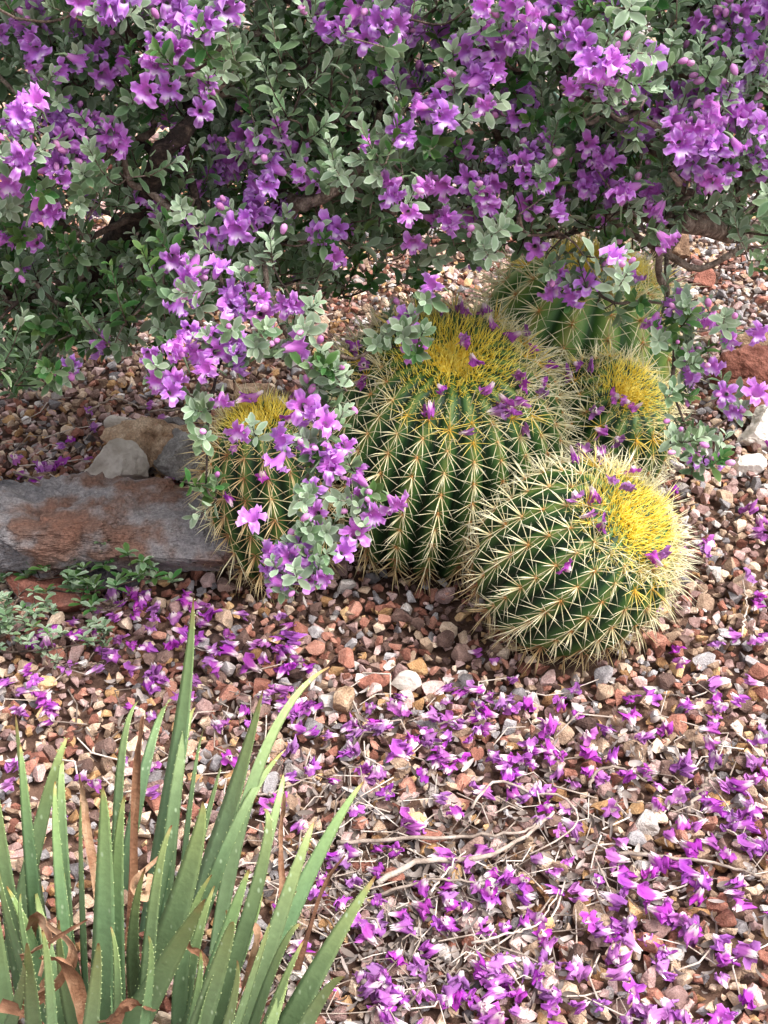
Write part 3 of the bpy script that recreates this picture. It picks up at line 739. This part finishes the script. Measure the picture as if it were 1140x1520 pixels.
# ------------------------------------------------------------------ sage shrubs
def leaf_tpl(r, cup=.25, droop=.2, n=4):
    """unit-length obovate leaf along +y, upper face +z"""
    V, T, F = [], [], []
    for i in range(n + 1):
        u = i / n; wd = .235 * (math.sin(math.pi * min(1, u ** 1.35 * .88 + .03)) ** .75) if i < n else .06
        z = -droop * u * u + .05 * u
        for s in (-1, 0, 1): V.append((s * wd, u, z + abs(s) * wd * cup)); T.append(abs(s) * .95 if i < n else .95)
    for i in range(n):
        for s in (0, 1): a = i * 3 + s; F += [(a, a + 1, a + 4), (a, a + 4, a + 3)]
    return np.array(V), np.array(F), np.array(T)
sr = np.random.default_rng(77)
LEAF = [leaf_tpl(sr, sr.uniform(.0, .6), sr.uniform(-.1, .45)) for _ in range(8)]
LEAF_ME = [[tpl_mesh(t, 'leaf', m) for m in LEAFM] for t in LEAF]
LBX = [-260, 0, 50, 110, 200, 270, 300, 480, 520, 600, 720, 800, 840, 900, 982, 990, 1050, 1070, 1140, 1420]
LBY = [640, 620, 600, 565, 540, 515, 470, 455, 450, 436, 416, 408, 404, 406, 410, 345, 336, 415, 435, 450]
def lower(px): return float(np.interp(px, LBX, LBY))
def dfront(px, py):
    b = .07 * math.sin(px * .011 + 1.3) * math.sin(py * .017 + .4) + .05 * math.sin(px * .031 + py * .021)
    return 1.62 + .00042 * max(py, -150) + b
SPRAY_A = [(300, 330), (315, 380), (330, 430), (345, 480), (330, 530), (248, 548), (372, 540), (305, 600), (312, 650), (296, 700), (315, 735), (400, 400), (425, 440), (425, 490), (470, 540), (485, 570), (450, 560), (505, 585), (470, 640), (440, 680), (475, 690), (415, 720), (455, 735), (480, 745), (475, 790), (445, 815), (430, 862), (540, 735), (470, 560), (390, 500), (460, 600), (470, 510)]
SPRAY_B = [(1000, 440), (1010, 480), (985, 515), (1005, 545), (995, 585), (1010, 625), (1040, 645), (1000, 655), (1060, 665), (1030, 690), (1085, 600), (1080, 490), (990, 470), (880, 436), (930, 440), (850, 424)]
TWIG_C = [(572, 492), (600, 488), (615, 500)]
CLUS = [(75, 40, 6), (150, 10, 4), (75, 100, 5), (230, 15, 4), (260, 20, 4), (250, 85, 8), (340, 40, 5), (170, 100, 3), (300, 140, 3), (100, 190, 9), (150, 205, 8), (40, 185, 4), (60, 270, 6), (75, 315, 2), (20, 215, 4), (15, 350, 3), (10, 385, 2), (340, 195, 4), (310, 255, 7), (400, 250, 5), (445, 270, 3), (310, 315, 4), (405, 290, 4), (430, 330, 4), (465, 365, 4), (270, 372, 2), (225, 300, 3), (360, 335, 2), (290, 430, 4), (350, 428, 4), (355, 462, 4), (420, 460, 2), (300, 505, 3), (340, 512, 4), (350, 540, 3), (235, 540, 4), (252, 572, 2), (445, 520, 1), (365, 638, 1), (470, 640, 4), (460, 612, 2), (490, 662, 3), (520, 700, 3), (540, 732, 4), (470, 755, 1), (520, 790, 2), (408, 780, 1), (415, 820, 3), (440, 830, 3), (430, 850, 3), (462, 855, 3), (560, 20, 4), (610, 45, 7), (600, 115, 4), (570, 210, 4), (590, 290, 4), (630, 345, 3), (480, 10, 3), (515, 45, 3),
        (700, 60, 3), (760, 20, 6), (770, 60, 4), (650, 130, 4), (670, 150, 3), (830, 20, 4), (850, 50, 4), (740, 170, 5), (780, 160, 4), (890, 100, 6), (880, 135, 4), (920, 145, 3), (960, 100, 4), (1000, 130, 4), (800, 240, 7), (840, 265, 6), (870, 210, 5), (900, 230, 5), (930, 275, 5), (920, 210, 4), (950, 170, 4), (1010, 180, 7), (1050, 150, 6), (1080, 195, 7), (1020, 220, 5), (1100, 160, 5), (1110, 30, 5), (1080, 10, 4), (1120, 80, 3), (1060, 60, 3), (1120, 250, 4), (1040, 285, 2), (960, 290, 2), (980, 322, 2), (715, 295, 3), (690, 322, 2), (790, 322, 2), (700, 270, 3), (825, 425, 3), (880, 440, 2), (905, 395, 1), (930, 402, 1), (1005, 465, 3), (1090, 490, 3), (1015, 505, 1), (1040, 560, 2), (1100, 597, 3), (1040, 692, 2), (1050, 240, 3), (690, 120, 3), (720, 230, 3), (585, 500, 2), (612, 505, 2), (655, 420, 1), (800, 380, 1), (145, 500, 1), (110, 550, 1)]
def which(px): return 0 if px < 640 + 60 * math.sin(px) else 1
shoots = [[], []]        # (point, direction, length, n leaves, n flowers, tone)
OUT = nrm((0, -.75, .45))
def add_shoot(si, p, d, L, nl, nf, tone, nb=0): shoots[si].append((np.asarray(p, float), nrm(d), L, nl, nf, tone, nb))
# clumps that fill the volume
nc = 0
while nc < 430:
    px = sr.uniform(-250, 1400); py = sr.uniform(-330, 640)
    if py > lower(px) - 14: continue
    inside = 0 < px < PW and py > 0
    if not inside and sr.uniform() < .45: continue
    d = dfront(px, py) + .55 * sr.uniform() ** 1.25 + .02
    c0 = at_depth(px, py, d)
    if c0[2] < .10: continue
    nc += 1; si = which(px)
    deep = (d - dfront(px, py)) / .5
    for _ in range(int(sr.integers(4, 8))):
        p = c0 + sr.normal(0, .034, 3)
        q = project(p)[0]
        if q[1] > lower(q[0]) - 6 or p[2] < .07 or q[2] < 1.45: continue
        dirn = OUT * .6 + np.array((0, 0, .35)) + sr.normal(0, .55, 3)
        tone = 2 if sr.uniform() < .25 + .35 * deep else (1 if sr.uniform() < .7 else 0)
        add_shoot(si, p, dirn, sr.uniform(.045, .085), int(sr.integers(13, 20)), int(sr.uniform() < .12 * (py < 380 or not inside)) * int(sr.integers(1, 3)) if not (inside and deep < .4) else 0, tone)
# surface layer of shoots that catches the light
for _ in range(700):
    px = sr.uniform(-60, 1200); py = sr.uniform(-120, 640)
    if py > lower(px) - 18: continue
    p = at_depth(px, py, dfront(px, py) + sr.uniform(-.03, .10))
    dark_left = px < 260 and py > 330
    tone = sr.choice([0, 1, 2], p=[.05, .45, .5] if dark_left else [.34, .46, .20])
    add_shoot(which(px), p, OUT * .5 + np.array((0, 0, .35)) + sr.normal(0, .5, 3), sr.uniform(.04, .075), int(sr.integers(13, 20)), 0, tone)
for pts, si, dd in ((SPRAY_A, 0, 1.68), (SPRAY_B, 1, 1.84), (TWIG_C, 0, 1.80)):
    for (x, y) in pts:
        for _ in range(2 if dd > 1.7 else (1 if sr.uniform() < .45 else 2)):
            p = at_depth(x + sr.normal(0, 9), y + sr.normal(0, 9), dd + sr.normal(0, .018))
            add_shoot(si, p, OUT * .7 + np.array((0, 0, -.1)) + sr.normal(0, .5, 3), sr.uniform(.028, .046), int(sr.integers(9, 14)), 0, sr.choice([0, 1, 2], p=[.45, .4, .15]) if dd < 1.75 else sr.choice([0, 1, 2], p=[.25, .5, .25]), int(sr.uniform() < .35))
fl_list = [[], []]
def spray_depth(x, y):
    if y > lower(x) - 10 or (x > 230 and x < 560 and y > 400):
        if 545 < x < 625 and y < 520: return 1.80
        return 1.665 if x < 700 else 1.83
    return dfront(x, y) - .035
for (x, y, n) in CLUS:
    si = which(x) if y < 700 else 0
    if x < 640: si = 0
    elif x > 700: si = 1
    dd = spray_depth(x, y); c0 = at_depth(x, y, dd)
    for _ in range(max(1, (n + 1) // 3)):
        add_shoot(si, c0 + OUT * -.03 + sr.normal(0, .010, 3) + (0, 0, -.008), OUT * .7 + (0, 0, .2) + sr.normal(0, .4, 3), sr.uniform(.035, .05), int(sr.integers(10, 15)), 0, sr.choice([0, 1]), int(sr.uniform() < .6) * int(sr.integers(1, 3)))
    if x > 640 and n > 3: n = int(round(n * .72))
    for k in range(n):
        o = sr.normal(0, 1, 3); rad = .0085 * math.sqrt(n)
        p = c0 + XV * o[0] * rad * 1.15 + UPV * o[1] * rad * .9 + OUT * abs(o[2]) * .008
        d = OUT * .75 + XV * o[0] * .35 + UPV * (o[1] * .3 - .25) + sr.normal(0, .52, 3)
        fl_list[si].append((p, nrm(d)))
def limb_nodes(pts, r0, r1):
    L = smooth_line(np.array(pts), 16); return L, np.linspace(r0, r1, len(L))
rootA = at_z(205, 425, 0); rootB = np.array((1.02, 2.55, 0.0))
D = at_depth
LIMBS = [[([rootA, rootA + (.02, -.1, .16), D(120, 440, 2.15), D(205, 300, 1.80), D(250, 235, 1.69), D(292, 185, 1.68), D(325, 90, 1.80), D(345, -60, 1.95)], .020, .006),
          ([rootA + (.02, 0, .01), rootA + (.10, -.08, .18), D(330, 345, 2.15), D(420, 305, 1.78), D(478, 300, 1.75), D(545, 240, 1.82), D(600, 150, 1.86), D(612, 40, 1.9), D(620, -80, 1.95)], .013, .004),
          ([rootA + (-.02, .01, .01), D(190, 408, 2.30), D(80, 440, 2.10), D(-20, 420, 2.0), D(-120, 300, 2.0), D(-160, 80, 2.0)], .018, .005),
          ([rootA + (0, .02, .01), rootA + (.0, .02, .3), D(150, 60, 2.2), D(60, -150, 2.2)], .017, .005),
          ([D(420, 305, 1.90), D(395, 380, 1.78), D(410, 470, 1.72), D(470, 560, 1.70), D(480, 650, 1.69), D(450, 720, 1.69), D(470, 790, 1.685), D(442, 840, 1.68)], .0045, .0012),
          ([D(265, 225, 1.82), D(300, 330, 1.74), D(330, 430, 1.70), D(330, 530, 1.69), D(310, 610, 1.69), D(308, 720, 1.69)], .0040, .0012)],
         [([rootB, rootB + (-.06, -.08, .22), D(1180, 340, 2.15), D(1090, 350, 1.90), D(1010, 335, 1.74), D(930, 300, 1.86), D(830, 270, 1.92), D(730, 250, 1.95)], .019, .006),
          ([rootB + (0, .02, .01), rootB + (-.10, -.05, .35), D(1160, 150, 2.05), D(1040, 120, 1.95), D(900, 60, 1.95), D(780, 0, 1.98), D(700, -100, 2.0)], .017, .005),
          ([rootB + (.02, 0, .01), rootB + (.0, -.12, .3), D(1300, 220, 1.95), D(1230, 60, 1.9), D(1160, -100, 1.95)], .016, .005),
          ([D(1010, 335, 1.96), D(985, 400, 1.88), D(1000, 480, 1.85), D(998, 570, 1.85), D(1020, 640, 1.845), D(1035, 688, 1.84)], .0036, .0011)]]
slabels = ['purple flowering sage shrub with a long blossom spray drooping over the shaded cactus', 'purple flowering sage shrub with a thin spray hanging over the pale ribbed cactus']
for si in (0, 1):
    rt = (rootA, rootB)[si]
    root = link('sage_shrub', None, None, Matrix.Translation(rt), slabels[si], 'shrub', 'flowering sage shrubs')
    root.empty_display_size = .1
    NP, NPath = [], []
    for pts, a0, a1 in LIMBS[si]:
        L, rad = limb_nodes(pts, a0, a1)
        rad = rad * (1 + .16 * np.sin(np.arange(len(L)) * 1.7) + sr.normal(0, .07, len(L))); L = L + sr.normal(0, .0045, L.shape) * np.minimum(1, rad / .008)[:, None] * (np.arange(len(L)) > 0)[:, None]
        a = Acc(); tube(a, L - rt, rad, 8); link('limb', a.mesh('limb', M['bark']), root)
        plen = np.concatenate(([0], np.cumsum(np.linalg.norm(np.diff(L, axis=0), axis=1))))
        NP += list(L[2:]); NPath += list(plen[2:])
    sh = shoots[si]; n0 = len(NP)
    NPa = np.zeros((n0 + len(sh), 3)); NPa[:n0] = NP; pathl = np.zeros(n0 + len(sh)); pathl[:n0] = NPath; cnt = n0
    order = sorted(range(len(sh)), key=lambda i: np.min(np.linalg.norm(NPa[:n0] - sh[i][0], axis=1)))
    par = {}; node_of = {}
    for i in order:
        p = sh[i][0]; d = np.linalg.norm(NPa[:cnt] - p, axis=1); j = int(np.argmin(d + .12 * pathl[:cnt]))
        NPa[cnt] = p; pathl[cnt] = pathl[j] + d[j]; par[cnt] = j; node_of[i] = cnt; cnt += 1
    load = np.ones(cnt)
    for k in range(cnt - 1, n0 - 1, -1): load[par[k]] += load[k]
    tw = Acc()
    for k in range(n0, cnt):
        a_, b_ = NPa[par[k]], NPa[k]; Ld = np.linalg.norm(b_ - a_)
        if Ld < 1e-4: continue
        mid = (a_ + b_) / 2 + sr.normal(0, .10 * Ld, 3) + (0, 0, -.06 * Ld)
        r_ = min(.0042, .00085 * load[k] ** .42)
        q_ = (a_ + 3 * mid * 1.0) / 4 * .5 + (mid + a_) / 4; 
        tube(tw, smooth_line([a_ - rt, mid - rt, b_ - rt], 6), np.linspace(r_ * 1.25, r_, 7), 5, 0, False)
    # shoots: stems, leaves, buds, odd flowers
    LPp, LRm, LS, LT, LV = [], [], [], [], []
    buds = []
    for (p, d, L, nl, nf, tone, nb) in sh:
        tip = p + d * L + np.array((0, 0, .25 * L)); midp = p + d * L * .5 + (0, 0, .03 * L)
        tube(tw, [p - rt, midp - rt, tip - rt], [.0010, .0008, .0005], 4, 0, False)
        a0 = sr.uniform(0, 6.28)
        for k in range(nl):
            u = (k + .7) / nl; u = 1 - (1 - u) ** 1.25
            q = p * (1 - u) ** 2 + 2 * u * (1 - u) * midp + u * u * tip; ax = nrm((midp - p) * (1 - u) + (tip - midp) * u)
            ang = a0 + 2.39996 * k; e1 = nrm(np.cross(ax, (0.2, .5, .8))); e2 = np.cross(ax, e1); rad = math.cos(ang) * e1 + math.sin(ang) * e2
            op = R(78) - R(42) * u + sr.normal(0, .2); yd = math.sin(op) * rad + math.cos(op) * ax
            yd = nrm(yd + np.array((0, 0, .12)))
            zd = ax * math.sin(op) - rad * math.cos(op)
            x = nrm(np.cross(yd, zd)); z = np.cross(x, yd)
            LPp.append(q); LRm.append(np.stack((x, yd, z), 1)); LS.append(sr.uniform(.0135, .0245) * (1.08 - .42 * u ** 3)); LV.append(int(sr.integers(0, 8)))
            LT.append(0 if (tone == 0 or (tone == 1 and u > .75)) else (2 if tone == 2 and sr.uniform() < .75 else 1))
        for _ in range(nb): buds.append((tip + sr.normal(0, .006, 3), nrm(d + sr.normal(0, .4, 3))))
        for _ in range(nf):
            fl_list[si].append((p + d * L * sr.uniform(.5, 1) + sr.normal(0, .006, 3), nrm(d + OUT * .5 + sr.normal(0, .4, 3))))
    LPp = np.array(LPp); LRm = np.array(LRm); LS = np.array(LS); LT = np.array(LT); LV = np.array(LV)
    q = project(LPp); inv = (q[:, 0] > 10) & (q[:, 0] < PW - 10) & (q[:, 1] > 5)
    order = np.argsort(np.where(inv, q[:, 2] / LS * .02, 99))[:300]
    one = np.zeros(len(LPp), bool); one[order] = True
    fo = Acc()
    for v in range(8):
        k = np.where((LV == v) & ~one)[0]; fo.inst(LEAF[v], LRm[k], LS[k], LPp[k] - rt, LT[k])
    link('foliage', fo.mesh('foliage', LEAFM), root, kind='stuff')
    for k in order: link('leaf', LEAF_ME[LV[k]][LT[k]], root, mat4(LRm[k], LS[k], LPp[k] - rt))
    # flowers
    fl = fl_list[si]; fo = Acc(); nst = 0
    dep = [project(p)[0] for p, _ in fl]
    vis = sorted(range(len(fl)), key=lambda i: dep[i][2] + (9 if dep[i][1] < -20 or not -20 < dep[i][0] < PW + 20 else 0))
    for rank, i in enumerate(vis):
        p, d = fl[i]; v = int(sr.integers(0, 12)); s = sr.uniform(.84, 1.16); Rm = frame(d, UPV + sr.normal(0, .3, 3))
        p = p - d * .014
        # stalk to the nearest shoot
        if rank < 298: link('flower', LIVE_ME[v], root, mat4(Rm, s, p - rt))
        else: fo.inst(LIVE[v], Rm[None], np.array([s]), (p - rt)[None]); nst += 1
        sp = p - d * .016 + (0, 0, -.006); tube(tw, [sp - rt, p - d * .004 - rt, p + d * .003 - rt], [.0008, .0014, .0026], 5, 1, False)
    if nst: link('further_flowers', fo.mesh('further_flowers', M['flower']), root, kind='stuff')
    for p, d in buds: link('bud', BUD_ME, root, mat4(frame(d), sr.uniform(.6, .95), p - rt))
    link('twigs', tw.mesh('twigs', [M['bark'], M['calyx']]), root, kind='stuff')

# ------------------------------------------------------------------ low sprigs in front of the slab
def sprig(label, lines, tone, scale, seed, nbud=0):
    r = np.random.default_rng(seed); rt = at_z(*lines[0][0], 0)
    root = link('sage_sprig', None, None, Matrix.Translation(rt), label, 'sprig'); root.empty_display_size = .05
    st = Acc(); n = 0
    for ln in lines:
        pts = smooth_line([at_z(x, y, h) for (x, y, h) in [(a if len(a) == 3 else (*a, 0)) for a in ln]], 14) - rt
        tube(st, pts, np.linspace(.0016, .0007, len(pts)), 5)
        for i in range(2, len(pts)):
            for _ in range(int(r.integers(1, 3))):
                tp = pts[i] + r.normal(0, .010, 3) + (0, 0, .012); tube(st, [pts[i], (pts[i] + tp) / 2 + (0, 0, .002), tp], .0006, 4, 0, False)
                for k in range(int(r.integers(5, 9))):
                    a = 2.4 * k + r.uniform(0, 1); yd = nrm((math.cos(a), math.sin(a), r.uniform(.1, .9))); zz = np.array((0, 0, 1.0)); x = nrm(np.cross(yd, zz)); z = np.cross(x, yd)
                    if n > 295: continue
                    link('leaf', LEAF_ME[int(r.integers(0, 8))][int(r.choice([0, 1, 2], p=tone))], root, mat4(np.stack((x, yd, z), 1), r.uniform(.010, .021) * scale, tp - np.array((0, 0, .001 * k)))); n += 1
    link('stem', st.mesh('stem', M['bark']), root)
sprig('leafy green sprig sprawling low across the front of the long slab', [[(-20, 880), (60, 860, .03), (130, 850, .05), (190, 812, .06)], [(40, 868, .02), (120, 880, .03), (200, 862, .06), (236, 860, .04)], [(100, 870, .03), (150, 905, .02), (190, 890, .03)]], [.15, .35, .5], .95, 5)
sprig('grey fine-leaved sprig sprawling over gravel below the green sprig', [[(-30, 960), (30, 930, .03), (70, 905, .05)], [(-20, 970), (60, 965, .03), (130, 955, .03), (160, 950, .02)], [(-10, 950), (20, 900, .05), (30, 880, .06)], [(60, 965, .02), (100, 990, .02), (150, 985, .02)]], [.55, .40, .05], .72, 6)

# ------------------------------------------------------------------ aloe
ar = np.random.default_rng(44)
def aloe_leaf(pts, wd, th, face, n=16):
    """channelled tapering blade along three points (quadratic), local to pts[0]"""
    b, m_, t = [np.asarray(p, float) for p in pts]; c = 2 * m_ - .5 * (b + t)
    V, T, F, edges = [], [], [], []
    prof = [(-1, .0), (-.62, -.42), (0, -.72), (.62, -.42), (1, 0), (.55, -.05), (0, -.16), (-.55, -.05)]
    for i in range(n + 1):
        u = i / n; p = (1 - u) ** 2 * b + 2 * u * (1 - u) * c + u * u * t; tg = nrm(2 * (1 - u) * (c - b) + 2 * u * (t - c))
        sd = nrm(np.cross(tg, face)); nn = np.cross(sd, tg)
        w_ = wd / 2 * (1 - u ** 1.25) ** .9 * (.82 + .18 * min(1, u * 5)) + .0006; t_ = th * (1 - u * .8) * min(1, w_ / (wd * .2))
        ch = .22 * w_ * (1 - u)
        for (x, y) in prof: V.append(p + sd * x * w_ + nn * (y * t_ + ch * x * x) - b); T.append(u)
        if .04 < u < .96: edges += [(p + sd * s * w_ + nn * ch - b, sd * s, tg, w_) for s in (-1, 1)]
    k = len(prof)
    for i in range(n):
        for j in range(k): x = i * k + j; y = i * k + (j + 1) % k; F += [(x, y, y + k), (x, y + k, x + k)]
    V.append(t - b); T.append(1)
    for j in range(k): F.append((n * k + j, n * k + (j + 1) % k, len(V) - 1))
    return np.array(V), np.array(F)[:, ::-1], np.array(T), edges
# tip px, tip dY, middle px, base px, width(px at the leaf), dead?
AL = [((287, 888), .14, (262, 1090), (222, 1400), 50), ((391, 1022), .12, (348, 1180), (285, 1390), 56), ((489, 990), .14, (395, 1130), (318, 1420), 30), ((23, 1060), .05, (42, 1210), (80, 1470), 26),
      ((540, 1160), .10, (455, 1300), (345, 1560), 36), ((558, 1300), .03, (490, 1420), (390, 1600), 42), ((424, 1112), .12, (350, 1230), (270, 1450), 26), ((208, 1038), .08, (176, 1170), (180, 1480), 24),
      ((152, 1168), .02, (158, 1310), (150, 1580), 44), ((256, 1038), .16, (218, 1110), (180, 1330), 22), ((290, 1050), .12, (268, 1150), (238, 1400), 26), ((303, 1080), .12, (288, 1190), (262, 1420), 16),
      ((94, 1128), .06, (92, 1220), (104, 1460), 24), ((301, 1190), .02, (268, 1310), (200, 1530), 52), ((-4, 1172), .02, (10, 1280), (40, 1500), 30), ((304, 1335), -.05, (240, 1440), (150, 1610), 54),
      ((466, 1220), .06, (425, 1340), (335, 1600), 34), ((421, 1148), .10, (404, 1240), (330, 1500), 20), ((391, 1200), .06, (372, 1310), (290, 1590), 30), ((446, 1372), .0, (410, 1440), (350, 1620), 32),
      ((345, 1368), -.02, (322, 1440), (262, 1630), 40), ((512, 1450), -.02, (470, 1500), (400, 1640), 30), ((146, 1400), -.05, (138, 1480), (120, 1640), 30), ((100, 1095), .05, (60, 1200), (10, 1440), 30),
      ((30, 1105), .04, (40, 1230), (64, 1480), 24), ((82, 1160), .05, (88, 1290), (110, 1520), 22), ((34, 1430), -.06, (12, 1490), (-20, 1620), 26), ((330, 1130), .12, (300, 1230), (250, 1440), 22),
      ((255, 1225), .03, (236, 1340), (212, 1560), 24), ((370, 1290), .02, (330, 1400), (270, 1600), 34), ((185, 1180), .03, (180, 1320), (175, 1570), 34), ((220, 1390), -.04, (218, 1470), (190, 1640), 26),
      ((-10, 1330), -.02, (0, 1420), (20, 1600), 34), ((40, 1400), -.05, (44, 1480), (60, 1640), 30), ((400, 1370), .0, (372, 1450), (310, 1640), 30), ((62, 1380), -.05, (70, 1470), (80, 1640), 22), ((120, 1190), .04, (118, 1300), (130, 1520), 20)]
for _ in range(20):                              # inner offsets that crowd the heart of the clump
    x = ar.uniform(-20, 420); y = ar.uniform(1250, 1420) + abs(x - 180) * .15; k = (x - 180) * .55
    AL.append(((x + k * .3, y), ar.uniform(-.02, .08), (x + ar.normal(0, 8), y + 90), (x - k * .5, y + ar.uniform(200, 260)), ar.uniform(14, 30)))
abase = at_z(200, 1540, 0)
aloe = link('aloe_plant', None, None, Matrix.Translation(abase), 'spiky pale green aloe clump with toothed speckled leaves growing on the gravel', 'aloe'); aloe.empty_display_size = .1
for (tip, dy, mid, bp, wpx) in AL:
    b = at_z(*bp, -.005); yb = b[1]; t = at_y(*tip, yb + dy); m_ = at_y(mid[0] + ar.normal(0, 5), mid[1], yb + dy * (.42 + ar.normal(0, .12)))
    wd = wpx / FP * (np.linalg.norm(m_ - EYE)) * .95
    yaw = ar.normal(0, .5); face = nrm((math.sin(yaw), -math.cos(yaw), .55))
    V, F, T, ed = aloe_leaf((b, m_, t), wd, wd * .26, face)
    a = Acc(); a.add(V, F, 0, T); o = link('leaf', a.mesh('aloe_leaf', M['aloe']), aloe, Matrix.Translation(b - abase))
    te = Acc()
    L = np.linalg.norm(t - b)
    for (p, s, tg, w_) in ed:
        if w_ < .0022: continue
        for dd in ((0, .5) if ar.uniform() < .5 else (.2,)):
            pp = p + tg * L / 16 * (dd + ar.uniform(-.12, .12)) * 1.0 - s * .0006; h = ar.uniform(.0008, .0016); x = tg * .0009; z = np.cross(s, tg) * .0006
            te.add([pp - x, pp + x, pp + z, pp - z, pp + s * h + tg * h * .5], [(0, 2, 4), (2, 1, 4), (1, 3, 4), (3, 0, 4)])
    if te.n: link('margin_teeth', te.mesh('margin_teeth', M['tooth']), o, kind='stuff')
def dead(pts, wd, ys, nm='dead_leaf'):
    P3 = [at_y(x, y, yy) for (x, y), yy in zip(pts, ys)]
    b = P3[0]; L = smooth_line(np.array(P3) - b, 16); V, T, F = [], [], []; n = len(L); tg = np.gradient(L, axis=0)
    for i in range(n):
        u = i / (n - 1); t_ = nrm(tg[i]); sd = nrm(np.cross(t_, (math.sin(i * .35), -.8, .5))); nn = np.cross(sd, t_); w_ = wd / 2 * (1 - .75 * u)
        for (x, y) in ((-1, .5), (-.5, -.1), (0, .15), (.5, -.15), (1, .4)): V.append(L[i] + sd * x * w_ + nn * (y * w_ + ar.normal(0, .0006))); T.append(u)
    for i in range(n - 1):
        for j in range(4): x = i * 5 + j; F += [(x, x + 1, x + 6), (x, x + 6, x + 5)]
    a = Acc(); a.add(V, F, 0, T); link(nm, a.mesh(nm, M['dead']), aloe, Matrix.Translation(b - abase))
for pts, wd, ys in [([(195, 1420), (196, 1250), (205, 1130), (213, 1064)], .014, (1.02, 1.03, 1.04, 1.05)), ([(60, 1500), (40, 1400), (55, 1360), (75, 1390), (60, 1450)], .020, (.92, .94, .93, .90, .88)),
                    ([(20, 1500), (80, 1460), (110, 1410), (70, 1370)], .018, (.88, .88, .88, .9)), ([(140, 1600), (120, 1500), (100, 1430), (60, 1420)], .022, (.88, .87, .86, .85)),
                    ([(0, 1490), (40, 1505), (80, 1530)], .012, (.84, .84, .84)), ([(30, 1420), (70, 1400), (130, 1365)], .007, (.88, .87, .86)), ([(150, 1330), (128, 1240), (124, 1180), (118, 1150)], .013, (1.0, 1.01, 1.02, 1.02)),
                    ([(330, 1480), (300, 1420), (280, 1400), (300, 1340)], .009, (.92, .91, .9, .91)), ([(440, 1440), (470, 1340), (490, 1300), (512, 1270)], .008, (.96, .98, .99, 1.0)),
                    ([(420, 1340), (415, 1240), (422, 1190), (418, 1150)], .008, (1.02, 1.03, 1.03, 1.04)), ([(230, 1300), (215, 1330), (200, 1310), (240, 1270)], .014, (.98, .97, .97, .98)), ([(160, 1520), (190, 1490), (230, 1500)], .018, (.83, .83, .84)),
                    ([(360, 1372), (380, 1380), (372, 1430), (350, 1500)], .010, (.93, .92, .91, .9)), ([(560, 1500), (530, 1450), (500, 1455), (470, 1470)], .012, (1.0, 1.0, .99, .98)), ([(600, 1510), (560, 1470), (540, 1440), (500, 1450)], .006, (1.0, 1.02, 1.02, .98))]:
    dead(pts, wd, ys)

# ------------------------------------------------------------------ agave glimpsed behind the right shrub
gb = np.array((.62, 3.35, 0.0))
ag = link('agave_plant', None, None, Matrix.Translation(gb), 'blue-green agave with some dried orange leaves half hidden behind the right shrub', 'agave'); ag.empty_display_size = .1
for k in range(20):
    a = 2.4 * k; el = R(78) - R(58) * (k / 20); L = .50 + .10 * math.sin(k * 1.7); d = np.array((math.cos(a) * math.cos(el), math.sin(a) * math.cos(el), math.sin(el)))
    b = np.array((math.cos(a) * .04, math.sin(a) * .04, .0)); t = b + d * L; m_ = b + d * L * .5 + np.array((math.cos(a), math.sin(a), 0)) * .03
    V, F, T, _ = aloe_leaf((b, m_, t), .11, .02, nrm((-math.cos(a), -math.sin(a), .6)), 12)
    A = Acc(); A.add(V, F, 0, T); link('leaf', A.mesh('agave_leaf', M['agave_dry' if k in (5, 11, 13, 16, 17, 19) else 'agave']), ag, Matrix.Translation(b))
